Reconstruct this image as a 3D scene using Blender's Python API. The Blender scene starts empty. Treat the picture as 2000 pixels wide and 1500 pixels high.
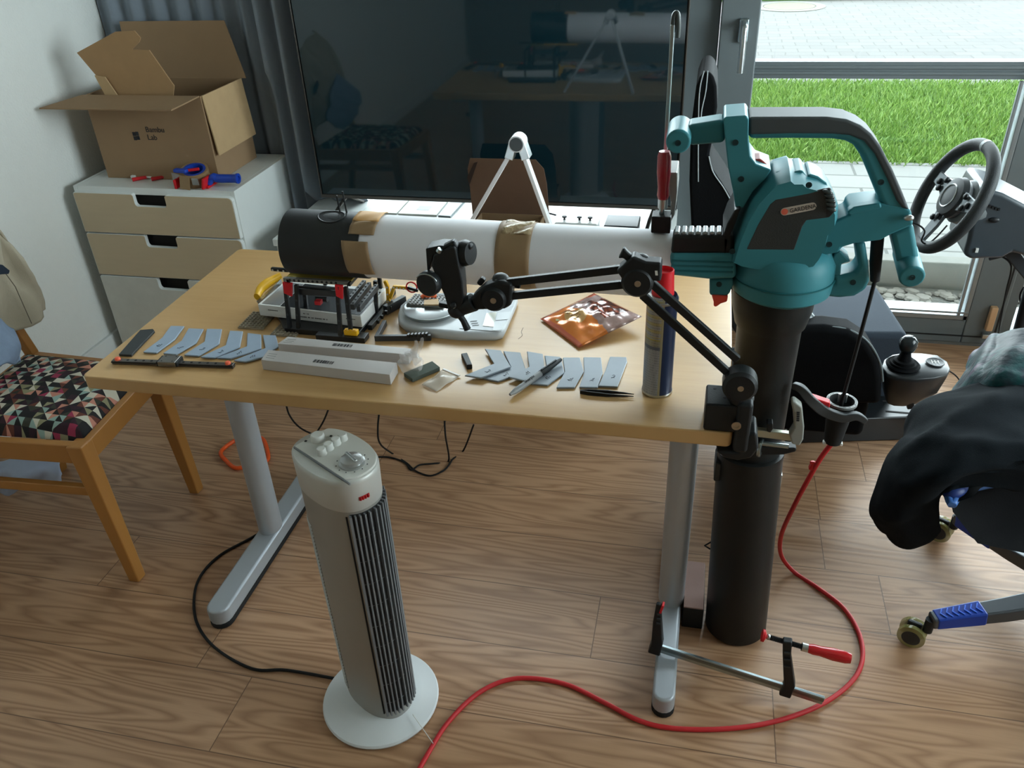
import bpy, bmesh, math, random
from mathutils import Vector as V, Matrix as M, noise as mnoise
random.seed(7)
SC = bpy.context.scene
COL = SC.collection
PI = math.pi

# ------------------------------------------------------------------ camera
FPX = 1618.96                                     # focal length in pixels of a 2000x1500 frame
CAM = V((2.0673, -2.3403, 1.4959))
yaw, pit, rol = -0.2408, 0.5589, -0.0484
fwd = V((math.sin(yaw)*math.cos(pit), math.cos(yaw)*math.cos(pit), -math.sin(pit)))
_r = V((math.cos(yaw), -math.sin(yaw), 0)); _u = _r.cross(fwd)
RGT = _r*math.cos(rol) + _u*math.sin(rol)
UPV = -_r*math.sin(rol) + _u*math.cos(rol)
cd = bpy.data.cameras.new('camera'); cam = bpy.data.objects.new('camera', cd); COL.objects.link(cam)
cd.sensor_width = 36; cd.sensor_fit = 'HORIZONTAL'; cd.lens = FPX/2000*36; cd.clip_start = .05; cd.clip_end = 200
m = M.Identity(4)
for i in range(3):
    m[i][0] = RGT[i]; m[i][1] = UPV[i]; m[i][2] = -fwd[i]; m[i][3] = CAM[i]
cam.matrix_world = m
SC.camera = cam

# ------------------------------------------------------------------ light and exposure
SC.view_settings.view_transform = 'Standard'
SC.view_settings.look = 'None'
SC.view_settings.gamma = 1
SC.view_settings.use_curve_mapping = False
SC.view_settings.exposure = 0.0
wd = bpy.data.worlds.new('overcast_sky'); SC.world = wd; wd.use_nodes = True
wn = wd.node_tree.nodes; wl = wd.node_tree.links
bg = wn['Background']; bg.inputs[1].default_value = 21.0
tc = wn.new('ShaderNodeTexCoord'); sep = wn.new('ShaderNodeSeparateXYZ'); rp = wn.new('ShaderNodeValToRGB')
wl.new(tc.outputs['Generated'], sep.inputs[0]); wl.new(sep.outputs[2], rp.inputs[0]); wl.new(rp.outputs[0], bg.inputs[0])
rp.color_ramp.elements[0].position = 0.0; rp.color_ramp.elements[0].color = (.88, .955, 1.04, 1)      # bright haze low down, greyer cloud overhead
rp.color_ramp.elements[1].position = 1.0; rp.color_ramp.elements[1].color = (.09, .10, .11, 1)
def portal(loc, rot, sx, sy):                      # sampling guides in the window openings: they add no light
    l = bpy.data.lights.new('window_portal', 'AREA'); l.shape = 'RECTANGLE'; l.size = sx; l.size_y = sy
    l.cycles.is_portal = True
    o = bpy.data.objects.new('window_portal', l); COL.objects.link(o); o.location = loc; o.rotation_euler = rot
portal((2.25, .62, 1.15), (-PI/2, 0, 0), 3.7, 2.3)

portal((4.34, -.9, 1.5), (0, PI/2, 0), 1.4, 1.8)

# ------------------------------------------------------------------ helpers
def at(px, py, x=None, y=None, z=None):            # point of the place seen at a pixel, on the plane x=, y= or z=
    d = RGT*((px-1000)/FPX) - UPV*((py-750)/FPX) + fwd
    if z is not None: t = (z-CAM.z)/d.z
    elif y is not None: t = (y-CAM.y)/d.y
    else: t = (x-CAM.x)/d.x
    return CAM + d*t
def lin(c): c /= 255; return c/12.92 if c <= .04045 else ((c+.055)/1.055)**2.4
def rgb(r, g, b): return (lin(r), lin(g), lin(b), 1)
MATS = {}
def mat(name, col, rough=.5, metal=0, var=.08, vs=30, bump=0, bs=200, spec=.5, coat=0, trans=0, ior=1.45, emit=0, stretch=None, alpha=1):
    if name in MATS: return MATS[name]
    mt = bpy.data.materials.new(name); mt.use_nodes = True; nt = mt.node_tree; n = nt.nodes; l = nt.links
    b = n['Principled BSDF']
    b.inputs['Roughness'].default_value = rough; b.inputs['Metallic'].default_value = metal
    b.inputs['Specular IOR Level'].default_value = spec; b.inputs['Coat Weight'].default_value = coat
    b.inputs['Transmission Weight'].default_value = trans; b.inputs['IOR'].default_value = ior
    b.inputs['Alpha'].default_value = alpha
    b.inputs['Base Color'].default_value = col
    t = n.new('ShaderNodeTexCoord'); mp = n.new('ShaderNodeMapping'); l.new(t.outputs['Object'], mp.inputs[0])
    if stretch: mp.inputs['Scale'].default_value = stretch
    if var:
        nz = n.new('ShaderNodeTexNoise'); nz.inputs['Scale'].default_value = vs; nz.inputs['Detail'].default_value = 4
        l.new(mp.outputs[0], nz.inputs['Vector'])
        mx = n.new('ShaderNodeMix'); mx.data_type = 'RGBA'
        mx.inputs['A'].default_value = tuple(c*(1-var) for c in col[:3])+(1,); mx.inputs['B'].default_value = tuple(min(1, c*(1+var)) for c in col[:3])+(1,)
        l.new(nz.outputs[0], mx.inputs[0]); l.new(mx.outputs['Result'], b.inputs['Base Color'])
    if bump:
        nb = n.new('ShaderNodeTexNoise'); nb.inputs['Scale'].default_value = bs; nb.inputs['Detail'].default_value = 3
        l.new(mp.outputs[0], nb.inputs['Vector'])
        bp = n.new('ShaderNodeBump'); bp.inputs['Strength'].default_value = bump; bp.inputs['Distance'].default_value = .004
        l.new(nb.outputs[0], bp.inputs['Height']); l.new(bp.outputs[0], b.inputs['Normal'])
    MATS[name] = mt
    return mt
class NT:                                          # small node writer for the richer materials
    def __init__(s, name, rough=.5):
        s.m = bpy.data.materials.new(name); s.m.use_nodes = True; s.t = s.m.node_tree; s.b = s.t.nodes['Principled BSDF']
        s.b.inputs['Roughness'].default_value = rough; MATS[name] = s.m
    def new(s, k, **kw):
        n = s.t.nodes.new('ShaderNode'+k)
        for a, v in kw.items(): setattr(n, a, v)
        return n
    def ln(s, a, b): s.t.links.new(a, b)
    def set(s, sock, v):
        if isinstance(v, bpy.types.NodeSocket): s.ln(v, sock)
        else: sock.default_value = v
    def math(s, op, a, b=0, c=0):
        n = s.new('Math', operation=op); s.set(n.inputs[0], a); s.set(n.inputs[1], b); s.set(n.inputs[2], c); return n.outputs[0]
    def xyz(s, out='Object'):
        t = s.new('TexCoord'); p = s.new('SeparateXYZ'); s.ln(t.outputs[out], p.inputs[0]); return p.outputs
    def comb(s, x, y, z=0):
        n = s.new('CombineXYZ'); s.set(n.inputs[0], x); s.set(n.inputs[1], y); s.set(n.inputs[2], z); return n.outputs[0]
    def noise(s, v, scale=5, det=3, rough=.5):
        n = s.new('TexNoise'); s.ln(v, n.inputs['Vector']); n.inputs['Scale'].default_value = scale
        n.inputs['Detail'].default_value = det; n.inputs['Roughness'].default_value = rough; return n.outputs[0]
    def white(s, v): n = s.new('TexWhiteNoise'); s.ln(v, n.inputs['Vector']); return n.outputs[0]
    def ramp(s, f, els, interp='LINEAR'):
        n = s.new('ValToRGB'); s.set(n.inputs[0], f); cr = n.color_ramp; cr.interpolation = interp
        while len(cr.elements) < len(els): cr.elements.new(.5)
        for e, (p, c) in zip(cr.elements, els): e.position = p; e.color = c
        return n.outputs[0]
    def mix(s, f, a, b, mode='MIX'):
        n = s.new('Mix', data_type='RGBA', blend_type=mode); s.set(n.inputs[0], f); s.set(n.inputs['A'], a); s.set(n.inputs['B'], b); return n.outputs['Result']
    def col(s, v): s.set(s.b.inputs['Base Color'], v)
    def bump(s, h, st=.3, d=.003):
        n = s.new('Bump'); s.set(n.inputs['Height'], h); n.inputs['Strength'].default_value = st; n.inputs['Distance'].default_value = d; s.ln(n.outputs[0], s.b.inputs['Normal'])

WL = {}                                            # world position of every object's origin
def catmull(pts, k=6, closed=False):
    pts = [V(p) for p in pts]; n = len(pts); out = []
    if n < 3: return pts
    rng = range(n if closed else n-1)
    for i in rng:
        if closed: p0, p1, p2, p3 = pts[i-1], pts[i], pts[(i+1) % n], pts[(i+2) % n]
        else: p0, p1, p2, p3 = pts[max(i-1, 0)], pts[i], pts[i+1], pts[min(i+2, n-1)]
        for j in range(k):
            t = j/k
            out.append(.5*((2*p1)+(p2-p0)*t+(2*p0-5*p1+4*p2-p3)*t*t+(3*p1-p0-3*p2+p3)*t**3))
    if not closed: out.append(pts[-1])
    return out
def frame(o, xd, yd):                              # matrix with the given origin, x axis and (about) y axis
    x = V(xd).normalized(); z = x.cross(V(yd)).normalized(); y = z.cross(x)
    r = M.Identity(4)
    for i in range(3): r[i][0] = x[i]; r[i][1] = y[i]; r[i][2] = z[i]; r[i][3] = V(o)[i]
    return r
class MB:
    def __init__(s): s.bm = bmesh.new()
    def box(s, c, sz, R=None):
        mt = M.Translation(V(c)) @ (R.to_4x4() if R else M.Identity(4)) @ M.Diagonal((sz[0], sz[1], sz[2], 1))
        bmesh.ops.create_cube(s.bm, size=1, matrix=mt); return s
    def mm(s, lo, hi):
        lo = V(lo); hi = V(hi); return s.box((lo+hi)/2, hi-lo)
    def cyl(s, a, b, r0, r1=None, n=24):
        return s.tube([a, b], [r0, r0 if r1 is None else r1], n)
    def tube(s, pts, r, n=10, closed=False, flat=None, up=None, caps=True):
        pts = [V(p) for p in pts]; k = len(pts); rs = r if isinstance(r, (list, tuple)) else [r]*k
        rings = []; nrm = None
        for i, p in enumerate(pts):
            if closed: t = pts[(i+1) % k]-pts[i-1]
            else: t = pts[min(i+1, k-1)]-pts[max(i-1, 0)]
            t.normalize()
            if nrm is None:
                a = V(up) if up else (V((0, 0, 1)) if abs(t.z) < .9 else V((1, 0, 0)))
                nrm = (a-t*a.dot(t)).normalized()
            else: nrm = (nrm-t*nrm.dot(t)).normalized()
            bn = t.cross(nrm)
            fx, fy = flat if flat else (1, 1)
            rings.append([s.bm.verts.new(p+(nrm*math.cos(2*PI*j/n)*fx+bn*math.sin(2*PI*j/n)*fy)*rs[i]) for j in range(n)])
        for i in range(k if closed else k-1):
            A, B = rings[i], rings[(i+1) % k]
            for j in range(n): s.bm.faces.new((A[j], A[(j+1) % n], B[(j+1) % n], B[j]))
        if not closed and caps: s.bm.faces.new(rings[0][::-1]); s.bm.faces.new(rings[-1])
        return s
    def bar(s, pts, w, h, up=(0, 0, 1)):           # rectangular section swept along points
        pts = [V(p) for p in pts]; k = len(pts); rings = []
        for i, p in enumerate(pts):
            t = (pts[min(i+1, k-1)]-pts[max(i-1, 0)]).normalized(); a = V(up); nn = (a-t*a.dot(t)).normalized(); bn = t.cross(nn)
            ww = w[i] if isinstance(w, (list, tuple)) else w; hh = h[i] if isinstance(h, (list, tuple)) else h
            rings.append([s.bm.verts.new(p+bn*(sx*ww/2)+nn*(sy*hh/2)) for sx, sy in ((1, 1), (-1, 1), (-1, -1), (1, -1))])
        for A, B in zip(rings, rings[1:]):
            for j in range(4): s.bm.faces.new((A[j], A[(j+1) % 4], B[(j+1) % 4], B[j]))
        s.bm.faces.new(rings[0][::-1]); s.bm.faces.new(rings[-1]); return s
    def lathe(s, prof, o=(0, 0, 0), axis=(0, 0, 1), n=32, closed=False, ell=(1, 1), xd=None):
        z = V(axis).normalized(); a = V(xd) if xd else (V((1, 0, 0)) if abs(z.x) < .9 else V((0, 1, 0)))
        x = (a-z*a.dot(z)).normalized(); y = z.cross(x); o = V(o); rings = []
        for r, h in prof:
            if r < 1e-6: rings.append([s.bm.verts.new(o+z*h)])
            else: rings.append([s.bm.verts.new(o+z*h+(x*math.cos(2*PI*j/n)*ell[0]+y*math.sin(2*PI*j/n)*ell[1])*r) for j in range(n)])
        prs = list(zip(rings, rings[1:]))
        if closed: prs.append((rings[-1], rings[0]))
        for A, B in prs:
            for j in range(n):
                q = []
                for v in ((A[j % len(A)], A[(j+1) % n % len(A)], B[(j+1) % n % len(B)], B[j % len(B)])):
                    if v not in q: q.append(v)
                if len(q) > 2: s.bm.faces.new(q)
        if not closed:
            if len(rings[0]) > 2: s.bm.faces.new(rings[0][::-1])
            if len(rings[-1]) > 2: s.bm.faces.new(rings[-1])
        return s
    def prism(s, poly, vec):
        v = V(vec); A = [s.bm.verts.new(V(p)) for p in poly]; B = [s.bm.verts.new(V(p)+v) for p in poly]; k = len(A)
        s.bm.faces.new(A[::-1]); s.bm.faces.new(B)
        for j in range(k): s.bm.faces.new((A[j], A[(j+1) % k], B[(j+1) % k], B[j]))
        return s
    def ball(s, c, r, sc=(1, 1, 1), R=None, u=20, v=12):
        mt = M.Translation(V(c)) @ (R.to_4x4() if R else M.Identity(4)) @ M.Diagonal((r*sc[0], r*sc[1], r*sc[2], 1))
        bmesh.ops.create_uvsphere(s.bm, u_segments=u, v_segments=v, radius=1, matrix=mt); return s
    def grid(s, fn, nu, nv, wrap=False):
        R = [[s.bm.verts.new(V(fn(i/nu, j/nv))) for j in range(nv+1)] for i in range(nu if wrap else nu+1)]
        for i in range(nu):
            for j in range(nv): s.bm.faces.new((R[i][j], R[(i+1) % len(R)][j], R[(i+1) % len(R)][j+1], R[i][j+1]))
        return s
    def build(s, name, mt, parent=None, bevel=0, seg=2, ang=40, sub=0, solid=0, label=None, flat=False, loc=None, off=0, norm=True):
        if norm: bmesh.ops.recalc_face_normals(s.bm, faces=s.bm.faces)
        if parent is not None: o = WL[parent.name]
        elif loc is not None: o = V(loc)
        else:
            xs = [v.co for v in s.bm.verts]
            o = V(((min(c.x for c in xs)+max(c.x for c in xs))/2, (min(c.y for c in xs)+max(c.y for c in xs))/2, min(c.z for c in xs)))
        for v in s.bm.verts: v.co -= o
        me = bpy.data.meshes.new(name); s.bm.to_mesh(me); s.bm.free()
        return link(name, me, mt, parent, o, bevel, seg, ang, sub, solid, label, flat, off)
def link(name, me, mt, parent, o, bevel=0, seg=2, ang=40, sub=0, solid=0, label=None, flat=False, off=0):
    ob = bpy.data.objects.new(name, me); COL.objects.link(ob)
    if mt: me.materials.append(mt)
    if not flat: me.polygons.foreach_set('use_smooth', [True]*len(me.polygons))
    if parent is not None: ob.parent = parent
    else: ob.location = o
    WL[ob.name] = V(o)
    if solid:
        md = ob.modifiers.new('thickness', 'SOLIDIFY'); md.thickness = solid; md.offset = off
    if bevel:
        md = ob.modifiers.new('bevel', 'BEVEL'); md.width = bevel; md.segments = seg; md.limit_method = 'ANGLE'; md.angle_limit = math.radians(35); md.harden_normals = True
    elif not flat and not sub and hasattr(me, 'set_sharp_from_angle'): me.set_sharp_from_angle(angle=math.radians(ang))
    if sub:
        md = ob.modifiers.new('subdivision', 'SUBSURF'); md.levels = sub; md.render_levels = sub
    if label: ob['label'] = label
    return ob
def thing(name, label, cat, loc, group=None):
    o = bpy.data.objects.new(name, None); COL.objects.link(o); o.location = loc; o.empty_display_size = .05
    WL[o.name] = V(loc); return tag(o, label, cat, group)
def tag(o, label, cat, group=None, kind=None):
    o['label'] = label; o['category'] = cat
    if group: o['group'] = group
    if kind: o['kind'] = kind
    return o
def struct(o): o['kind'] = 'structure'; return o
def text(name, body, size, mt, parent, mw, ext=.0003, label=None, align='LEFT', sx=1, spacing=1):
    cu = bpy.data.curves.new('lettering', 'FONT'); cu.body = body; cu.size = size; cu.extrude = ext; cu.align_x = align; cu.space_character = spacing; cu.resolution_u = 3
    tmp = bpy.data.objects.new('lettering', cu); COL.objects.link(tmp)
    dg = bpy.context.evaluated_depsgraph_get(); dg.update()
    me = bpy.data.meshes.new_from_object(tmp.evaluated_get(dg)); bpy.data.objects.remove(tmp)
    me.transform(M.Translation(-WL[parent.name]) @ mw @ M.Diagonal((sx, 1, 1, 1))); me.materials.clear(); me.name = name
    return link(name, me, mt, parent, WL[parent.name], label=label, flat=True)
def copy_tree(o, parent=None):
    c = o.copy(); COL.objects.link(c); WL[c.name] = WL[o.name].copy()
    if parent is not None: c.parent = parent
    for ch in list(o.children): copy_tree(ch, c)
    return c

# ------------------------------------------------------------------ shared materials
plastic_black = mat('black_plastic', rgb(28, 31, 33), .48, bump=.08, bs=400, spec=.35)
plastic_dark = mat('charcoal_plastic', rgb(44, 48, 50), .5)
rubber = mat('black_rubber', rgb(20, 20, 21), .8)
steel = mat('bright_steel', rgb(190, 195, 196), .28, 1, var=.05)
zinc = mat('zinc_plated_steel', rgb(165, 178, 182), .3, 1, var=.12, vs=60)
alu = mat('silver_grey_paint', rgb(172, 178, 184), .38, .35, var=.03)
white_paint = mat('white_lacquer', rgb(226, 230, 228), .35, var=.02)
red_wood = mat('red_lacquered_wood', rgb(190, 22, 30), .25, coat=.5)
red_plastic = mat('red_plastic', rgb(205, 28, 38), .4)
orange_plastic = mat('orange_plastic', rgb(238, 92, 30), .45)
yellow_plastic = mat('yellow_plastic', rgb(232, 176, 22), .4)
teal = mat('teal_plastic', rgb(58, 124, 133), .45, var=.03, spec=.22)
card_brown = mat('corrugated_cardboard', rgb(150, 122, 92), .85, var=.08, vs=14, bump=.06, bs=90)
ink = mat('black_ink', rgb(35, 36, 40), .7)
white_ink = mat('white_ink', rgb(225, 225, 220), .6)
# ------------------------------------------------------------------ the room
f = NT('oak_laminate', .38)
x, y, z = f.xyz()
PW, PL = .185, 1.25
row = f.math('FLOOR', f.math('DIVIDE', y, PW))
r1 = f.white(f.comb(row, 3.1))
xs = f.math('ADD', f.math('DIVIDE', x, PL), f.math('MULTIPLY', r1, 7.3))
ci = f.math('FLOOR', xs); pid = f.comb(row, ci, 2)
r2 = f.white(pid)
fy = f.math('FRACT', f.math('DIVIDE', y, PW)); fx = f.math('FRACT', xs)
dx = f.math('MULTIPLY', f.math('MINIMUM', fx, f.math('SUBTRACT', 1, fx)), PL); dy = f.math('MULTIPLY', f.math('MINIMUM', fy, f.math('SUBTRACT', 1, fy)), PW)
seam = f.math('LESS_THAN', f.math('MINIMUM', dx, dy), .0011)
sh = f.math('MULTIPLY', r2, 40)
gv = f.comb(f.math('ADD', f.math('MULTIPLY', x, .95), sh), f.math('ADD', f.math('MULTIPLY', y, 9.5), sh), sh)
n1 = f.noise(gv, 1.3, 2, .4)
rings = f.math('PINGPONG', f.math('MULTIPLY', n1, 15), .5)
fine = f.noise(f.comb(f.math('MULTIPLY', x, 9), f.math('MULTIPLY', y, 260), sh), 1, 3, .6)
line = f.math('MULTIPLY', f.math('SMOOTH_MIN', f.math('MULTIPLY', rings, 2.6), 1, .2), 1)
base = f.mix(r2, rgb(186, 147, 113), rgb(201, 161, 127))
dk = f.mix(line, rgb(150, 111, 81), base)
c2 = f.mix(f.math('MULTIPLY', fine, .62), dk, rgb(158, 119, 88))
f.col(f.mix(seam, c2, rgb(112, 82, 60)))
f.bump(f.math('SUBTRACT', f.math('MULTIPLY', line, .3), seam), .25, .0015)
f.b.inputs['Roughness'].default_value = .36
struct(MB().mm((-.15, -4.7, -.06), (4.2, .47, 0)).build('floor', MATS['oak_laminate'], flat=True, loc=(0, 0, 0)))
plaster = mat('white_plaster', rgb(226, 228, 224), .9, bump=.5, bs=140, var=.02)
struct(MB().mm((-.2, -4.7, 0), (-.05, .75, 2.5)).build('wall_left', plaster, flat=True))
struct(MB().mm((4.2, -4.7, 0), (4.35, -1.8, 2.5)).mm((4.2, 0, 0), (4.35, .75, 2.5)).mm((4.2, -1.8, 0), (4.35, 0, .8)).mm((4.2, -1.8, 2.2), (4.35, 0, 2.5)).build('wall_right', plaster, flat=True))  # opening left for the added side window
struct(MB().mm((-.2, -4.85, 2.5), (4.35, .75, 2.6)).build('ceiling', plaster, flat=True))
b = MB().mm((-.2, -4.85, -.06), (4.35, -4.7, 2.5))
struct(b.build('wall_back', mat('bounce_cutting_taupe', rgb(128, 114, 100), .9, var=.02), flat=True))  # unseen wall, coloured dark to cut bounced light and warm the fill
b = MB().mm((-.2, .5, 0), (.42, .75, 2.5)).mm((.42, .5, 2.35), (4.2, .75, 2.5))
struct(b.build('wall_front', plaster, flat=True))
struct(MB().mm((-14, .52, -.4), (-.2, .85, 9)).mm((4.35, .52, -.4), (18, .85, 9)).mm((-.2, .76, 2.6), (4.35, .85, 9)).build('shading_facade', mat('outside_render', rgb(190, 188, 180), .9), flat=True))  # unseen facade, added to shade the ground outside
struct(MB().mm((-.05, -4.7, 0), (-.036, .5, .07)).build('baseboard_left', white_paint, bevel=.003))
frame_grey = mat('haze_lifted_frame', rgb(104, 112, 114), .45, var=.04)  # frame grey lightened, putting the haze by the window into its colour
frame_dark = mat('dark_gasket', rgb(24, 26, 27), .6)
frame_in = mat('grey_aluminium_threshold', rgb(140, 146, 148), .4, .6)
g = NT('window_glass', .0)
gt = g.new('BsdfTransparent'); gg = g.new('BsdfGlossy'); gg.inputs['Roughness'].default_value = .02
gm = g.new('MixShader'); gf = g.new('Fresnel'); gf.inputs[0].default_value = 1.25
g.ln(gf.outputs[0], gm.inputs[0]); g.ln(gt.outputs[0], gm.inputs[1]); g.ln(gg.outputs[0], gm.inputs[2])
g.ln(gm.outputs[0], g.t.nodes['Material Output'].inputs[0]); gt.inputs[0].default_value = (.93, .97, .95, 1)
glass = MATS['window_glass']
struct(MB().mm((.42, .47, -.06), (4.2, .78, .012)).build('trim_1', frame_in, bevel=.003))
def window(name, x0, x1, z0, z1, y0, y1, w):
    r = struct(MB().mm((x0, y0, z0), (x0+w, y1, z1)).mm((x1-w, y0, z0), (x1, y1, z1)).mm((x0+w, y0, z0), (x1-w, y1, z0+w)).mm((x0+w, y0, z1-w), (x1-w, y1, z1)).build(name, frame_grey, bevel=.004))
    ym = (y0+y1)/2
    MB().mm((x0+w-.005, ym-.004, z0+w-.005), (x1-w+.005, ym+.004, z1-w+.005)).build('pane', glass, r, flat=True)
    return r
window('window_1', .42, 2.085, .012, 2.35, .50, .58, .07)
struct(MB().mm((1.90, .49, .012), (2.088, .60, 2.35)).build('trim_2', frame_grey, bevel=.004))
window('window_2', 3.125, 4.2, .012, 2.35, .50, .58, .035)
w3 = struct(MB().mm((4.24, -1.8, .8), (4.31, -1.74, 2.2)).mm((4.24, -.06, .8), (4.31, 0, 2.2)).mm((4.24, -1.74, .8), (4.31, -.06, .86)).mm((4.24, -1.74, 2.14), (4.31, -.06, 2.2)).build('added_fill_window', frame_grey, bevel=.004))  # unseen window, added to brighten the left wall and chest side
MB().mm((4.27, -1.75, .85), (4.28, -.05, 2.15)).build('pane', glass, w3, flat=True)
# the balcony door: leaf with stiles, rails, a middle bar and a handle
d = struct(MB().mm((2.09, .46, .015), (2.205, .54, 2.33)).mm((3.0, .46, .015), (3.115, .54, 2.33)).mm((2.205, .46, .015), (3.0, .54, .105)).mm((2.205, .46, 2.22), (3.0, .54, 2.33)).build('door_1', frame_grey, bevel=.005))
MB().mm((2.2, .48, .895), (3.005, .53, .945)).mm((2.2, .474, .908), (3.005, .536, .917)).mm((2.2, .474, .925), (3.005, .536, .934)).build('middle_bar', frame_grey, d, bevel=.002)
MB().mm((2.195, .497, .1), (3.01, .505, 2.225)).build('pane', glass, d, flat=True)
gb = MB()
for (a, c) in (((2.205, .455, .105), (3.0, .47, .122)), ((2.205, .452, .13), (3.0, .468, .137)), ((2.985, .455, .105), (3.0, .47, .895)), ((2.965, .455, .105), (2.975, .468, .895))): gb.mm(a, c)
gb.build('glazing_bead', frame_in, d, bevel=.002)
MB().mm((2.098, .4585, .04), (3.106, .4615, .045)).mm((3.098, .4585, .04), (3.103, .4615, 2.3)).build('seal', frame_dark, d)
h = MB().mm((2.145, .445, 1.005), (2.175, .462, 1.075)).build('handle_plate', zinc, d, bevel=.006)
MB().tube(catmull([(2.16, .445, 1.06), (2.16, .40, 1.06), (2.16, .39, 1.045), (2.16, .388, 1.0), (2.16, .388, .93)], 5), .0095, 12).build('handle', steel, d)
MB().mm((3.062, .44, .075), (3.084, .462, .165)).build('hinge_cover', mat('beige_plastic', rgb(205, 165, 125), .5), d, bevel=.004, label='beige hinge cover')
MB().mm((3.058, .44, .045), (3.08, .462, .062)).build('hinge', steel, d, bevel=.003)

# ------------------------------------------------------------------ outside
gr = mat('light_gravel', rgb(86, 85, 80), .9, var=.35, vs=70, bump=1, bs=60)
struct(MB().mm((-6, .78, -.4), (14, 1.3, -.17)).mm((4.36, -12, -.4), (20, .78, -.17)).build('gravel_bed', gr, flat=True))
st = MB(); 
for i in range(1400):
    px = random.uniform(1.9, 4.4); py = random.uniform(.82, 1.26); s = random.uniform(.012, .03)
    a = random.uniform(0, 6); st.lathe([(0, -.5*s), (.75*s, -.35*s), (s, 0), (.75*s, .35*s), (0, .5*s)], (px, py, -.17+s*.3), n=7, ell=(1, random.uniform(.6, 1)), xd=(math.cos(a), math.sin(a), 0))
tag(st.build('gravel_stones', mat('pale_pebble', rgb(102, 99, 92), .8, var=.3, vs=9)), 'bed of pale round pebbles between the door sill and the concrete kerb', 'gravel', kind='stuff')
conc = mat('pale_concrete', rgb(92, 92, 86), .85, var=.12, vs=12, bump=.2, bs=80)
struct(MB().mm((-6, 1.3, -.4), (14, 1.38, -.045)).build('kerb', conc, bevel=.006))
p = NT('paving_slabs', .85)
x, y, z = p.xyz()
br = p.new('TexBrick'); p.ln(p.comb(x, y), br.inputs['Vector'])
br.offset = .37; br.inputs['Scale'].default_value = 1; br.inputs['Brick Width'].default_value = .44; br.inputs['Row Height'].default_value = .21; br.inputs['Mortar Size'].default_value = .008
br.inputs['Color1'].default_value = rgb(93, 94, 92); br.inputs['Color2'].default_value = rgb(103, 103, 99); br.inputs['Mortar'].default_value = rgb(42, 45, 40)
p.col(p.mix(p.math('MULTIPLY', p.noise(p.comb(x, y), 30, 4), .5), br.outputs[0], rgb(86, 87, 84)))
struct(MB().mm((-6, 1.38, -.4), (14, 2.78, -.06)).build('paving', MATS['paving_slabs'], flat=True, loc=(0, 0, 0)))
soil = mat('lawn_soil', rgb(60, 84, 28), .95, var=.3, vs=40)
struct(MB().mm((-6, 2.78, -.4), (14, 4.88, -.10)).build('lawn_ground', soil, flat=True))
gm_ = NT('grass_blades', .6)
oi = gm_.new('NewGeometry'); rpi = oi.outputs['Random Per Island']
gm_.col(gm_.ramp(rpi, [(0, rgb(68, 100, 26)), (.6, rgb(92, 128, 42)), (1, rgb(124, 150, 70))]))
gm_.b.inputs['Subsurface Weight'].default_value = 0
gl = bmesh.new()
for i in range(80000):
    px = random.uniform(.9, 6.2); py = random.uniform(2.74, 4.92)
    if px > 2.2+(py+2.3)*.42+1.3: continue
    hgt = random.uniform(.03, .085); a = random.uniform(0, PI); w = random.uniform(.002, .0045); lx = random.gauss(0, .022); ly = random.gauss(0, .022)
    c, s = math.cos(a)*w, math.sin(a)*w
    v = [gl.verts.new(q) for q in ((px-c, py-s, -.1), (px+c, py+s, -.1), (px+c*.6+lx*.4, py+s*.6+ly*.4, -.1+hgt*.6), (px+lx, py+ly, -.1+hgt))]
    gl.faces.new((v[0], v[1], v[2])); gl.faces.new((v[0], v[2], v[3]))
gb = MB(); gb.bm.free(); gb.bm = gl
tag(gb.build('lawn_grass', MATS['grass_blades'], norm=False, flat=True), 'strip of bright green grass between the paving and the road', 'grass', kind='stuff')
p = NT('block_paved_road', .85)
x, y, z = p.xyz()
br = p.new('TexBrick'); p.ln(p.comb(p.math('ADD', x, p.math('MULTIPLY', p.noise(p.comb(x, y), 7, 2), .03)), p.math('ADD', y, p.math('MULTIPLY', p.noise(p.comb(x, y, 3), 7, 2), .05))), br.inputs['Vector'])
br.inputs['Scale'].default_value = 1; br.inputs['Brick Width'].default_value = .24; br.inputs['Row Height'].default_value = .16; br.inputs['Mortar Size'].default_value = .006
br.inputs['Color1'].default_value = rgb(70, 69, 68); br.inputs['Color2'].default_value = rgb(79, 78, 76); br.inputs['Mortar'].default_value = rgb(52, 51, 48)
p.col(p.mix(p.math('MULTIPLY', p.noise(p.comb(x, y), 1.7, 4), .35), br.outputs[0], rgb(84, 82, 76)))
struct(MB().mm((-12, 4.88, -.4), (24, 9.5, -.09)).build('road', MATS['block_paved_road'], flat=True, loc=(0, 0, 0)))
struct(MB().mm((-14, 9.5, -.4), (28, 24, -.03)).build('far_lawn', mat('far_grass', rgb(50, 76, 28), .95, var=.3, vs=30), flat=True))
t = thing('manhole_cover', 'round concrete manhole cover set in the block paved road outside', 'manhole cover', (2.95, 9.02, -.09))
MB().lathe([(0, 0), (.30, 0), (.30, .006), (0, .007)], (2.95, 9.02, -.09), n=40).build('lid', mat('manhole_concrete', rgb(92, 89, 72), .9), t)
MB().lathe([(.31, 0), (.42, 0), (.42, .006), (.31, .006)], (2.95, 9.02, -.09), n=40, closed=True).build('ring', conc, t)
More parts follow.
